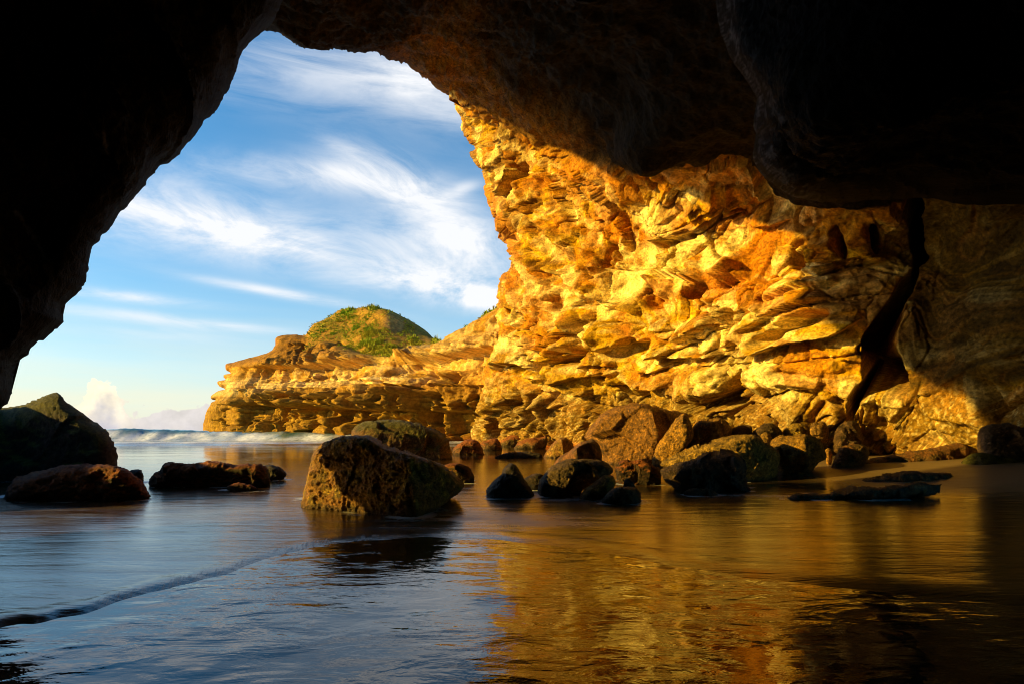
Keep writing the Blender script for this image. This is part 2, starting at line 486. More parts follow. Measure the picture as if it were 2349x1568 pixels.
for ln, h, wd in [
    (R4((450,620),(560,700),(700,830),(800,940),(880,1060),(890,1140)),.8,40),(R4((890,1130),(930,1250),(1030,1340),(1120,1420)),.7,34),
    (R4((1300,1090),(1270,1000),(1255,900),(1200,830)),.5,40),(R4((1420,715),(1540,790),(1600,890),(1570,970),(1440,1005)),.6,50),
    (R4((1050,1205),(1095,1165),(1150,1050),(1200,1040))[::-1],.9,30),(R4((640,250),(720,420),(770,620)),.4,26),(R4((690,560),(670,640),(620,655),(560,590),(540,470)),.6,26),
    (R4((300,330),(420,480),(520,620),(560,740)),.6,26),(R4((400,250),(480,400),(560,480)),.5,24),(R4((1640,900),(1720,860),(1800,850),(1910,800)),.5,30),
    (R4((1700,800),(1850,720),(2000,690)),.4,26),(R4((1480,1225),(1640,1255),(1790,1270)),.7,30),(R4((1130,1430),(1250,1440),(1390,1500)),.6,30),
    (R4((600,980),(700,1170),(800,1330),(830,1480)),.6,30),(R4((900,1200),(980,1290),(1100,1350)),.4,26),(R4((1430,1230),(1460,1330),(1540,1400)),.6,24),
    (R4((560,1050),(640,1180),(680,1330)),.5,24),(R4((720,1180),(880,1230),(960,1190)),.4,26),
    (R5((250,1080),(330,1050),(480,1040)),.5,24),(R5((215,1000),(330,1075),(440,1000),(475,950)),.5,30),(R5((0,1455),(150,1400),(330,1320)),.5,24),
    (R5((560,1200),(760,1120),(1050,1080)),.35,30),(R5((420,1390),(700,1250),(1000,1180)),.4,34),(R5((410,1505),(600,1500),(830,1425),(1000,1400),(1180,1310)),.7,26),
    (R5((780,1000),(900,1020),(1090,950),(1330,930)),.5,28),(R5((480,700),(650,680),(760,620)),.35,26),(R5((130,660),(280,560),(420,600)),.4,26),(R5((80,560),(120,500),(250,480)),.4,22),
    (R6((790,400),(900,425),(1050,335),(1130,350)),.9,26),(R6((940,170),(990,225),(1150,200)),.6,22),(R6((1260,335),(1400,295),(1460,220)),.7,24),
    (R6((1560,390),(1780,385),(2000,362),(2210,350)),.6,34),(R6((1590,310),(1640,380),(1760,350),(1775,320)),.5,22),(R6((2100,40),(2190,160),(2280,290)),.6,20),
    (R6((470,490),(560,445),(700,435),(780,480)),.7,24),(R6((950,570),(1100,525),(1300,515),(1380,580)),.6,22),(R6((470,765),(560,720),(650,690),(655,640)),.8,22),(R6((820,745),(940,745),(980,700)),.5,18),
    (R6((840,645),(1000,605),(1100,665),(1240,650)),.4,20),(R6((620,230),(760,330),(900,330)),.5,26),(R6((700,540),(830,560),(860,640)),.5,20),(R6((1310,480),(1340,560),(1400,600)),.5,16),
    (R6((260,800),(380,790),(480,760)),.7,20),(R6((480,900),(660,890),(720,840)),.6,16),(R6((1140,460),(1250,420),(1370,440)),.5,22),(R6((1500,500),(1640,490),(1730,450)),.5,20),
    (R6((1060,120),(1130,200),(1260,330)),.5,24),(R6((560,120),(700,180),(760,290)),.5,24),(R6((1480,640),(1600,600),(1750,600)),.4,26),(R6((830,160),(870,260),(930,330)),.5,22)]:
    scarp(ln, h, wd)
cs, _, _ = poly_sd(px, py, crack); dz -= 3.3 * sstep(-3, 8, cs + noise(p, 1.1, 8) * 5 + fbm(p, 3.5, 3, 18) * 6)
rs, _, _ = poly_sd(px, py, recess); dz -= 1.3 * sstep(-2, 7, rs)
us, _, _ = poly_sd(px, py, undercut); dz -= 1.0 * sstep(-2, 6, us)
# block courses right of the recess
slot = np.zeros(len(px))
for x0, y0, x1, y1 in [(1693,805,1691,850),(1735,800,1733,840),(1770,795,1775,825),(1818,787,1830,832),(1860,785,1875,815),(1762,850,1845,880),(1615,838,1990,806),(1980,905,1980,965)]:
    s_, _, _ = poly_sd(px, py, np.array([(x0, y0), ((x0 + x1) / 2 + 2, (y0 + y1) / 2), (x1, y1)], float), False)
    slot = np.maximum(slot, sstep(4.5, 1.0, s_ + noise(p, 2.5, 14) * 1.5))
dz -= .22 * slot
scale = np.where(px < 1400, 1.25, 1.0)
V1 = p + Nrm * (dz * scale)[:, None]
V1[:, 2] = np.where(far, V0[:, 2] + dz * .3, V1[:, 2])
sag = sstep(40, 0, poly_sd(px, py, sil, False)[0])
V1 = V1 * (1 - .5 * sag)[:, None] + V0 * (.5 * sag)[:, None]

# stone colour, with shade painted into the roof and right wall
gold, pale, rust = (.54,.295,.005), (.82,.64,.25), (.43,.140,.004)
brown, olive, dark, redw = (.16,.075,.012), (.23,.155,.022), (.012,.009,.006), (.22,.050,.008)
nb = fbm(p, .22, 3, 91); nc = fbm(p * np.array([1, 1, 2.2], np.float32), .45, 4, 95); nd = fbm(p, 1.6, 4, 99)
c = np.tile(np.array(gold, np.float32), (len(p), 1))
c = mixc(c, rust, sstep(.05, .35, nb + .25 * (rc[:, 0] - .5) + fl2 * .3) * .75)
c = mixc(c, pale, sstep(.05, .4, lam + .5 * nc) * .75 * wall)
c = mixc(c, rust, sstep(.15, .45, -lam + .35 * nb) * .6 * wall)
c = mixc(c, brown, sstep(.35, .7, fl) * sstep(.1, -.3, nc) * .5 * wall)
c = mixc(c, pale, sstep(.52, .75, rc2[:, 1] * .5 + rc[:, 2] * .5 + nc * .45) * .85 * (1 - .7 * roof))
c = mixc(c, rust, sstep(.62, .78, sr * .7 + rc2[:, 2] * .4 + nd * .25) * .65 * (1 - roof))
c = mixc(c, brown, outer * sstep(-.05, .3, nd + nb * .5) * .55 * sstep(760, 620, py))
c = mixc(c, olive, sstep(.1, .4, fbm(p, .8, 4, 103)) * .6)
c = mixc(c, brown, sstep(.25, .5, sf2 * .35 + nd * .6 + .12) * .55 * wall * (1 - .6 * S))
c = mixc(c, rust, diag * sstep(.5, .8, sdr) * .55)
c = mixc(c, brown, diag * sstep(.35, .1, sdf) * sstep(-.1, .3, nd) * .6)
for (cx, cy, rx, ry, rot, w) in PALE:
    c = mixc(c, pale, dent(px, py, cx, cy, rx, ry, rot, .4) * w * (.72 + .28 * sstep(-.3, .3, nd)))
for (cx, cy, rx, ry, rot, w) in [(1895,585,52,32,-30,.9),(1967,550,30,46,10,.8),(1400,520,80,60,0,.7),(1250,400,70,60,0,.6),(1505,690,22,50,8,.9),(1440,760,26,30,0,.8),
                                 (1760,690,50,16,-15,.8),(1680,660,60,14,-18,.6),(1270,790,40,30,0,.7),(1700,500,150,30,-18,.45),(1800,620,80,60,0,.35)]:
    c = mixc(c, rust, dent(px, py, cx, cy, rx, ry, rot, .3) * w * (.5 + .5 * sstep(-.2, .3, nd)))
# barnacle belt, weed line, roof with shade painted in
bel = sstep(-.1, .15, low - .45 + nd * .5)
c = mixc(c, olive, low * .55)
c = mixc(c, brown, bel * .55 * sstep(830, 930, py))
spk = sstep(.15, .4, noise(p, 14., 111))
c = mixc(c, pale, spk * low * .4)
wline = sstep(.55, .1, V1[:, 2] + .2 * nd) * sstep(2000, 1500, px)
c = mixc(c, redw, wline * .8)
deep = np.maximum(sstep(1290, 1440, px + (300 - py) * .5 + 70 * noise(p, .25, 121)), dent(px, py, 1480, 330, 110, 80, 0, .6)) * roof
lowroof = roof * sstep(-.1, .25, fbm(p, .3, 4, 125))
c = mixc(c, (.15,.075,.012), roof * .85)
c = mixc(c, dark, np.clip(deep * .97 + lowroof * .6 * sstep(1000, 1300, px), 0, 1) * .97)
c = mixc(c, dark, roof * sstep(15, 130, ly - py - 70 * noise(p, .25, 131)) * sstep(980, 1180, px) * .93)  # painted shade: roof blackens inward, leaving a brown glow along the lip
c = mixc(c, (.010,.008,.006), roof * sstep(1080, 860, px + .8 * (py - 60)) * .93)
c = mixc(c, (.048,.028,.005), sstep(2030, 2110, px + 20 * nd) * sstep(905, 860, py + 40 * nd) * wall * np.clip(.80 + .17 * sstep(.35, -.25, lam), 0, 1))  # shade painted on the wall right of the crack, lower patch left golden
c = mixc(c, brown, cracks * wall * .8)

fc = quads
froof = (roof[fc].mean(1) > .5)
def sub(v, f, *arr):
    u = np.unique(f); rm = np.full(len(v), -1); rm[u] = np.arange(len(u))
    return (v[u], rm[f]) + tuple(a[u] for a in arr)

def with_skirt(v, f, c, vec, k):
    be = boundary_edges(f); vec = np.asarray(vec, np.float32)
    ids = np.unique(be); rm = {int(a): i + len(v) for i, a in enumerate(ids)}
    nv = v[ids] + vec * k
    nf = np.array([(b, a, rm[int(a)], rm[int(b)]) for a, b in be])
    return np.concatenate([v, nv]), np.concatenate([f, nf]), np.concatenate([c, c[ids]])

def with_skirt_side(v, f, c, inside, vec, k):
    be = boundary_edges(f); be = be[inside[be].all(1)]
    ids = np.unique(be); rm = {int(a): i + len(v) for i, a in enumerate(ids)}
    nv = v[ids] + np.asarray(vec, np.float32) * k
    nf = np.array([(b, a, rm[int(a)], rm[int(b)]) for a, b in be])
    return np.concatenate([v, nv]), np.concatenate([f, nf]), np.concatenate([c, c[ids]])

onsil = poly_sd(px, py, sil, False)[0] < .6
va, fa, ca, sa = sub(V1, fc[~froof], c, onsil)
va, fa, ca = with_skirt_side(va, fa, ca, sa, (.75, .66, 0), 9)
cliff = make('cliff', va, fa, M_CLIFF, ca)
tag(cliff, 'tall golden sandstone cliff lit by the sun on the right of the cave mouth', 'cliff')
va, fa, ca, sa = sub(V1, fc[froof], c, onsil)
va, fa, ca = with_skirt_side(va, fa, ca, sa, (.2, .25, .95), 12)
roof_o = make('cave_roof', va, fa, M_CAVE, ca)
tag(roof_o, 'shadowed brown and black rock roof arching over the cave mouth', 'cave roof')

# ------------------------------------------------------------------ generic dark masses (left wall, hanging rock)
def mass(name, outline, depth, step, R, Rd, skirt, k, disp, colf, mat, jit=4, seed=1):
    pl = smooth_line(outline, True, 6, jit, seed)
    px, py, sd, f, _, _ = grid_region(pl, step)
    d = depth(px, py)
    t = np.clip(sd / R, 0, 1)
    d = d + Rd * (1 - np.sqrt(1 - (1 - t) ** 2))
    v = to_world(px, py, d); n = vnormals(v, f)
    if (n * (v - np.array([0, 0, CAMH]))).sum(1).mean() > 0: f = f[:, ::-1]; n = -n
    p = v.astype(np.float32)
    dz = disp(p, px, py)
    e = sstep(0, R * 1.6, sd)
    v = v + n * (dz * (.12 + .88 * e))[:, None]
    c = colf(p, px, py)
    v, f, c = with_skirt(v, f, c, skirt, k)
    return make(name, v, f, mat, c)

def cave_disp(p, px, py):
    A1, A2, AH, AV = worley(p, .55, 21)
    return (fbm(p, .3, 3, 5) * .6 + (A1 - .45) * .35 + ((_rnd[AH][:, :3] - .5) * AV).sum(1) * .5 + fbm(p, 1.4, 5, 8, .6) * .2
            + fbm(p, 6., 3, 12, .6) * .05 + np.maximum(fbm(p, 11., 2, 15), 0) * .07)

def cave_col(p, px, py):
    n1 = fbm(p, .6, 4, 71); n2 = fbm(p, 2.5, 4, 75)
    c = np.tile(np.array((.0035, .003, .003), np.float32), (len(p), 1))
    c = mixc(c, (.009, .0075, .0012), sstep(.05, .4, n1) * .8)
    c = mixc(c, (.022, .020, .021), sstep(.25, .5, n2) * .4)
    for (x0, y0, x1, y1) in [(66,500,112,590),(225,300,235,345),(270,200,300,240)]:
        s_, _, _ = poly_sd(px, py, np.array([(x0, y0), (x1, y1)], float), False)
        c = mixc(c, (.12, .11, .09), sstep(6, 1, s_ + n2 * 6) * .7)
    return c

left_out = ([(668,-30),(655,0),(645,20)] + R1((1560,80),(1530,130),(1480,175),(1440,215),(1390,255),(1360,290),(1335,340),(1320,390),(1290,430),(1270,480),(1245,540),(1215,600),(1195,635),(1150,670),
            (1120,725),(1065,790),(1010,850),(970,885),(930,910),(890,920),(870,955),(825,1010),(820,1035),(760,1095),(720,1145),(665,1200),(640,1240),(600,1300),(565,1315),(558,1350),(525,1370),(515,1400),(500,1470),(490,1530),(475,1575)) +
            R2((545,15),(520,60),(470,120),(390,180),(405,230),(400,275),(365,310),(320,355),(250,400),(180,455),(95,530),(75,580),(68,650),(60,730),(40,780),(0,822)) +
            [(-40,960),(-120,1030),(-300,1120),(-700,1200),(-900,1200),(-900,-700),(660,-700)])
left_depth = tps([(650,0,8),(560,120,7.6),(500,240,7.1),(380,370,6.1),(230,540,5.4),(150,720,4.9),(20,840,4.6),(0,930,4.3),
                  (300,0,5.6),(300,250,5.3),(0,0,4.6),(0,400,4.4),(100,550,5.2),(0,700,4.4),(-300,600,3.3),(-300,1100,3.4),(-800,900,2.2),(-800,0,2.3),
                  (-300,-400,3.2),(400,-500,4.2),(660,-500,5),(-800,-600,2.1)])
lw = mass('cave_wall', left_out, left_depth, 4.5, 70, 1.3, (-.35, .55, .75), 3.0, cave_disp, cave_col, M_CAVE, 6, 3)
tag(lw, 'near black mossy cave wall leaning over the left side of the view', 'cave wall')

hang_out = (R9((70,-120),(90,0),(100,120),(140,280),(190,430),(290,550),(345,640),(380,700),(355,830),(345,900),(370,950),(342,1030),(340,1110),(380,1200),(450,1270),(560,1350),(640,1395),
              (850,1420),(1100,1410),(1400,1400),(1550,1400),(1800,1440),(2240,1430)) + [(2700,490),(3000,480),(3000,-700),(1560,-700)])
hang_depth = tps([(1650,0,6.4),(1700,200,6.3),(1740,350,6.6),(1800,440,6.9),(1900,465,7.2),(2073,460,7.4),(2349,468,7.0),
                  (1900,100,4.9),(1900,300,5.4),(2200,300,5.2),(2349,100,4.2),(2700,300,4),(2700,-300,3),(1650,-400,4.2),(2000,-500,3.2),(3000,480,4.8),(1840,380,6.5),(1990,420,6.9)])
def hang_disp(p, px, py):
    b = cave_disp(p, px, py) * .7
    ridge = smooth_line(R9((540,750),(545,900),(620,1000),(720,1080),(840,1180),(1000,1220),(1250,1280),(1470,1350),(1700,1380)), False, 12)
    s_, _, _ = poly_sd(px, py, ridge, False)
    side = np.interp(px, ridge[:, 0], ridge[:, 1]) - py
    return b - .30 * sstep(36, 0, s_) * (side < 0) - .18 * sstep(0, 60, -side) * sstep(160, 40, s_)
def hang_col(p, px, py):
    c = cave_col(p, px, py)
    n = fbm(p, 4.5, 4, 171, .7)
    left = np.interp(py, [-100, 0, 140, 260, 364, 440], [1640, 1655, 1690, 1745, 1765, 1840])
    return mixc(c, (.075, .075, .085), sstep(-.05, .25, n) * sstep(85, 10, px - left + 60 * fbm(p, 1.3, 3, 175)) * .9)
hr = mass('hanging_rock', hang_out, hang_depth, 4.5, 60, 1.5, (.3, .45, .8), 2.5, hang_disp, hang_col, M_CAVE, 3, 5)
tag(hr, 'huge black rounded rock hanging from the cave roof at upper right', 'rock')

# closed cave behind and beside the camera
def shell():
    nu, nv = 150, 80
    u = np.linspace(0, 2 * math.pi, nu, endpoint=False); w = np.linspace(-.12, math.pi / 2, nv)
    U, W = np.meshgrid(u, w)
    x = 10.5 * np.cos(W) * np.cos(U); y = -1.0 + 9.0 * np.cos(W) * np.sin(U); z = 13.0 * np.sin(W)
    v = np.stack([x, y, z], -1).reshape(-1, 3)
    idx = np.arange(nu * nv).reshape(nv, nu)
    q = np.stack([idx[:-1], np.roll(idx[:-1], -1, 1), np.roll(idx[1:], -1, 1), idx[1:]], -1).reshape(-1, 4)
    cen = v[q].mean(1)
    keep = (cen[:, 1] < 2.0) & ~((cen[:, 0] > 0) & (cen[:, 1] > 4.5))
    keep |= (cen[:, 2] > 9.0) & (cen[:, 1] < 5.0)
    q = q[keep]
    v, q = sub(v, q)
    n = vnormals(v, q)
    p = v.astype(np.float32)
    v = v + n * (fbm(p, .35, 4, 3) * 1.0)[:, None]
    c = np.tile(np.array((.012, .010, .008), np.float32), (len(v), 1))
    return make('cave_chamber', v, q[:, ::-1], M_CAVE, c)
tag(shell(), 'dark rock chamber of the cave closing in behind the viewer', 'cave wall')

# ------------------------------------------------------------------ unseen cliff added on the left: its rim throws the shadow edge
line_px = [(1200,287),(1300,345),(1380,385),(1440,425),(1490,440),(1530,455),(1606,440),(1650,446),(1715,460),(1760,468),(1813,482),(1866,514),(1900,545),(1928,590),(1918,640),(1925,690),(1960,730),
           (2010,780),(2080,830),(2168,885),(2215,915),(2316,930)]
lp = np.array(line_px, float)
W3 = to_world(lp[:, 0], lp[:, 1], cliff_depth(lp[:, 0], lp[:, 1]))
a_ = W3[:, 1] - TPH * W3[:, 0]; b_ = W3[:, 2] + TAN * W3[:, 0]
o_ = np.argsort(a_)
rim = [(3.2,-4.6),(4.2,-2.6),(5.1,-.9),(5.6,.4),(6.9,.85),(7.4,1.1),(8.2,1.8),(8.7,2.8)]
rim += [(a, b) for a, b in zip(a_[o_], b_[o_]) if a > 8.8]
rim += [(29.0, 18.6), (32.0, 24.0), (34.0, 34.0)]
rim = np.array(rim)
for k in range(1, len(rim)):                                    # keep it a single-valued rim
    rim[k, 0] = max(rim[k, 0], rim[k - 1, 0] + .02)
XO = -15.0
def shadow_caster():
    A = np.linspace(-12, 34.0, 260)
    low_ = np.interp(A, rim[:, 0], rim[:, 1], left=-6) - TAN * XO
    low_ = np.maximum(low_, -.6)
    low_ = low_ + fbm(np.stack([A, A * 0, A * 0], 1).astype(np.float32), .9, 4, 44) * .18
    rows = 46
    vs = []
    for r in range(rows):
        t = r / (rows - 1)
        zz = low_ * (1 - t) + np.maximum(40.0, low_ + 4) * t
        xx = XO - 6.0 * math.sin(t * 1.5) * np.ones_like(A)
        vs.append(np.stack([xx, A + TPH * XO, zz], 1))
    front = np.array(vs)
    back = front.copy(); back[:, :, 0] -= 4.0; back[:, :, 2] += 1.6 * (1 - np.linspace(0, 1, rows)[:, None])
    full = np.concatenate([back[::-1], front], 0)
    R, C = full.shape[:2]
    v = full.reshape(-1, 3)
    idx = np.arange(R * C).reshape(R, C)
    q = np.stack([idx[:-1, :-1], idx[:-1, 1:], idx[1:, 1:], idx[1:, :-1]], -1).reshape(-1, 4)
    n = vnormals(v, q); p = v.astype(np.float32)
    w = np.ones((R, C)); w[rows - 2:rows + 2] = .1
    v = v + n * (fbm(p, .3, 4, 6) * .8 * w.ravel())[:, None]
    c = np.tile(np.array((.12, .075, .03), np.float32), (len(v), 1))
    return make('shadow_cliff', v, q, M_CAVE, c)
tag(shadow_caster(), 'unseen brown cliff added beyond the left cave wall to cast the shadow edge', 'cliff')

# ------------------------------------------------------------------ HEADLAND
head_out = R3((60,1130),(80,1060),(75,980),(100,910),(120,870),(140,838),(175,822),(180,812),(150,806),(135,793),(190,752),(215,748),(252,742),(240,718),(205,706),(180,680),(250,672),(244,650),(226,632),(290,620),(282,600),(250,578),
              (248,556),(300,543),(400,515),(500,488),(560,472),(590,455),(600,430),(614,420),(613,362),(680,344),(760,343),(830,350),(850,325),(870,295),(900,262),(950,240),(1000,220),(1040,190),(1080,162),(1150,150),(1190,158),
              (1230,145),(1290,138),(1360,150),(1420,155),(1480,175),(1550,210),(1600,240),(1660,275),(1720,312),(1770,368),(1800,372),(1842,408),(1835,440)) + \
           R3((1850,410),(1900,370),(1950,340),(1990,308),(2050,270),(2100,240),(2160,200),(2230,158),(2262,140)) + [(1180,690),(1290,690),(1290,1050),(900,1040)]
head_depth = tps([(465,1005,72),(465,800,72),(520,1005,62),(520,850,63),(620,1005,54),(640,900,55),(640,800,60),(700,1005,50),(720,880,52),(720,760,60),(800,1005,46),(800,880,48.5),(800,800,55),(800,705,63),
                  (900,1005,42),(900,850,45),(890,720,58),(900,780,54),(1000,1005,38.5),(1000,850,41),(1010,790,50),(960,740,60),(1050,830,39),(1100,1000,35),(1100,800,37),(1120,730,37),(1200,900,34.5),(1200,720,36),(1290,1000,31),(1290,700,34)])
pl = smooth_line(head_out, True, 3, 2.0, 23)
px, py, sd, f, _, _ = grid_region(pl, 1.7)
d = head_depth(px, py)
notch = sstep(1000, 1012, px)
ok = np.array(head_out)
t = np.clip(sd / 14, 0, 1); d = d + 2.5 * (1 - np.sqrt(1 - (1 - t) ** 2)) * (py < 1000)
# mound stands behind the saddle slope
d = d + 3.0 * sstep(940, 1000, px) * sstep(1020, 1012, px) * sstep(800, 770, py)
v = to_world(px, py, d); n = vnormals(v, f)
if (n * v).sum(1).mean() > 0: f = f[:, ::-1]; n = -n
p = v.astype(np.float32)
# mound (grass) mask in world height
mound_y = np.interp(px, [690,735,790,850,900,960,1015], [820,790,800,832,832,815,798])
mound = sstep(-6, 10, mound_y - py + 6 * fbm(p, .3, 3, 4)) * sstep(690, 716, px) * sstep(1022, 1010, px)
bedh = np.array([.06, 0, 1.0], np.float32); bedh /= np.linalg.norm(bedh)
bsl = np.array([-.22, 0, .97], np.float32)
h1, r1, f1 = strata(p, bedh, 1.9, 2, .06, .08)
h2, r2, f2 = strata(p, bedh, .6, 6, .09, .12)
h3, r3, f3 = strata(p, bsl / np.linalg.norm(bsl), .30, 9, .25, .3)
lowh = sstep(890, 930, py)
W1, W2, WH, WV = worley(p * np.array([.6, .6, 1.4], np.float32), .30, 3)
wr = _rnd[WH]
B1, B2, BH, BV = worley(p * np.array([.7, .7, 1.3], np.float32), .36, 13)
lay = np.clip(1 - mound, 0, 1)
dz = fbm(p, .09, 3, 1) * 1.6
vary = .6 + .8 * sstep(-.3, .3, noise(p * np.array([1, 1, .3], np.float32), .14, 63))
dz += lay * vary * (1 - .1 * lowh) * ((h1 - .5) * 2.6 + (h2 - .5) * .75 + (h3 - .5) * .25)
gul = fbm(p * np.array([.30, .30, .05], np.float32), 1.0, 4, 331, .5, True)
dz -= lay * sstep(.25, .8, gul) * (.8 + 1.0 * lowh)
dz += lay * (((wr[:, :3] - .5) * WV).sum(1) * .3)
dz += lay * ((_rnd[BH][:, 2] - .5) * .5)
dz += lay * lowh * ((_rnd[BH][:, 1] - .5) * 2.0 - sstep(.12, 0, B2 - B1) * .6)
dz += fbm(p * np.array([.6, .6, 1.5], np.float32), .5, 5, 33, .6, True) * .26 * lay + fbm(p, 2.0, 3, 36, .6) * .16
for (cx, cy, rx, ry, dep) in [(847,925,22,26,2.6),(900,935,20,10,1.2),(1010,868,36,16,1.6),(1000,905,34,12,1.4),(700,945,60,22,1.6),(780,950,50,24,1.6),(640,930,30,8,1.0),(1055,985,12,26,1.6),
                              (950,960,14,24,1.4),(712,860,20,9,.9),(780,790,12,10,1.0),(560,930,26,8,.9),(690,810,10,30,1.2)]:
    dz -= 1.3 * dep * dent(px + 8 * fbm(p, .6, 3, 311), py + 6 * fbm(p, .6, 3, 315), cx, cy, rx, ry, -4, .5)
for (cx, cy, rx, ry, dep) in [(880,905,16,30,1.2),(930,945,20,24,1.0),(1060,940,16,30,1.2),(940,900,50,8,1.2),(870,870,40,8,.8),(1010,850,40,7,1.3),(760,910,60,6,1.4),(650,905,50,6,1.2)]:
    dz += dep * dent(px, py, cx, cy, rx, ry, -4, .3)
keep_edge = .04 + .96 * sstep(0, 1, sd / np.interp(px, [470, 700], [60, 16]))
nh = n * np.array([1, 1, .15]); nh /= np.linalg.norm(nh, axis=1)[:, None] + 1e-9
v = v + (nh * (1 - mound)[:, None] + n * mound[:, None]) * (dz * keep_edge * (1 - .6 * mound))[:, None]
# stone colours
hg, hp, hb, hd = (.45,.225,.022), (.74,.53,.20), (.20,.092,.014), (.085,.048,.010)
n1 = fbm(p, .16, 3, 51); n2 = fbm(p, .6, 4, 55); n3 = fbm(p, 1.8, 3, 58)
c = np.tile(np.array(hg, np.float32), (len(p), 1))
# pale band sweeping up to the right
band = np.interp(px, [560,700,800,900,1000,1060,1150], [880,850,850,840,800,775,740])
bw = np.interp(px, [560,800,1000,1150], [30,34,42,60])
pb = np.exp(-((py - band - 14) / bw) ** 2)
c = mixc(c, hp, np.clip(pb * 1.1 * sstep(-.35, .2, n2 + .3 * r2), 0, 1))
c = mixc(c, hb, sstep(.45, .75, r1 * .8 + n2 * .5) * .75 * (1 - .6 * pb))
c = mixc(c, (.30,.12,.03), sstep(.5, .8, r2 * .7 + n1 * .6) * .5)
c = mixc(c, (.29,.165,.016), lowh * .75)
c = mixc(c, hb, sstep(.3, .05, f2) * .5 * (1 - mound))
c = mixc(c, (.30,.15,.02), sstep(.55, .8, r3) * .5 * (1 - mound))
c = mixc(c, hd, lowh * sstep(.05, .4, n2) * .5)
c = mixc(c, hb, dent(px, py, 680, 800, 50, 44, 0, .6) * .75)
c = mixc(c, (.22,.055,.012), sstep(.9, .1, v[:, 2] + .4 * n2) * .85)
soil = mound * sstep(.0, .3, n2 * .7 + n3 * .4 + .1)
c = mixc(c, (.34,.19,.022), mound * .8)
c = mixc(c, (.42,.23,.055), dent(px, py, 905, 742, 34, 30, 40, .5) * .9)
c = mixc(c, (.24,.20,.018), mound * sstep(-.15, .25, n2) * .5 * (1 - dent(px, py, 905, 742, 38, 34, 40, .5)))
be = boundary_edges(f)
ids_ = np.unique(be); vd = v[ids_] - np.array([0, 0, CAMH]); vd /= np.linalg.norm(vd, axis=1)[:, None]
hv, hf, hc = with_skirt(v, f, c, vd * np.array([1, 1, .8]), 20)
head = make('headland', hv, hf, M_HEAD, hc)
tag(head, 'far layered sandstone headland with a grassy mound standing in the sea', 'headland')

# grass and shrubs on the mound: leaf blades as one part
def leaf_mat(name, col, col2, sc):
    m, N = new_mat(name)
    out = N.new('ShaderNodeOutputMaterial'); P = N.new('ShaderNodeBsdfPrincipled'); N.l.new(P.outputs[0], out.inputs[0])
    co = N.new('ShaderNodeTexCoord').outputs['Object']
    N.l.new(N.mix(N.ramp(N.noise(co, sc, 4), .35, .65), col, col2), P.inputs['Base Color'])
    P.inputs['Roughness'].default_value = .7; P.inputs['Specular IOR Level'].default_value = .15
    return m
M_GRASS = leaf_mat('coast grass', (.20,.33,.012), (.36,.32,.022), .25)
gmask = mound * sstep(960, 930, px) * (1 - .95 * dent(px, py, 905, 742, 36, 32, 40, .6)) * sstep(-.25, .25, n2 + .15)
gmask *= 1 - .8 * dent(px, py, 760, 790, 60, 22, -20, .5)
lush = np.maximum.reduce([dent(px, py, 850, 765, 24, 26, 20, .2), dent(px, py, 800, 720, 30, 16, -15, .3), dent(px, py, 870, 800, 60, 26, 10, .3), dent(px, py, 945, 785, 40, 14, 12, .3), dent(px, py, 1000, 785, 14, 12, 0, .3), dent(px, py, 850, 707, 30, 8, 0, .3)])
gmask = np.maximum(gmask * .4, lush * sstep(-.35, .1, n3 + n2))
tops = np.interp(px, [1010,1060,1110,1150], [790,752,722,705])
gmask = np.maximum(gmask, .8 * sstep(7, 3, np.abs(py - tops - 3)) * (px > 1014) * sstep(-.3, .2, n2))
cand = rng.random(len(px)) < np.clip(gmask, 0, 1) * .85
ids = np.nonzero(cand)[0]
ids = np.concatenate([ids] * 5)
n_b = len(ids)
base = v[ids] + rng.normal(size=(n_b, 3)) * np.array([.07, .07, .03])
L = (.05 + .13 * rng.random(n_b)) * (1 + 1.3 * lush[ids]) * (.6 + 1.0 * sstep(.05, .4, noise(v[ids].astype(np.float32), .9, 71))); wd = .03 + .035 * rng.random(n_b)
up = n[ids] * .8 + np.array([-.1, -.1, .5]) + rng.normal(size=(n_b, 3)) * .45
up /= np.linalg.norm(up, axis=1)[:, None]
sid = np.cross(up, rng.normal(size=(n_b, 3))); sid /= np.linalg.norm(sid, axis=1)[:, None] + 1e-9
gv = np.stack([base - sid * wd[:, None], base + sid * wd[:, None], base + up * L[:, None] + sid * wd[:, None] * .4, base + up * L[:, None] - sid * wd[:, None] * .4], 1).reshape(-1, 3)
gf = np.arange(n_b * 4).reshape(-1, 4)
gr = make('grass', gv, gf, M_GRASS, None, head, smooth=False)
gr['kind'] = 'stuff'
gr['label'] = 'green grass and low shrubs covering the mound'

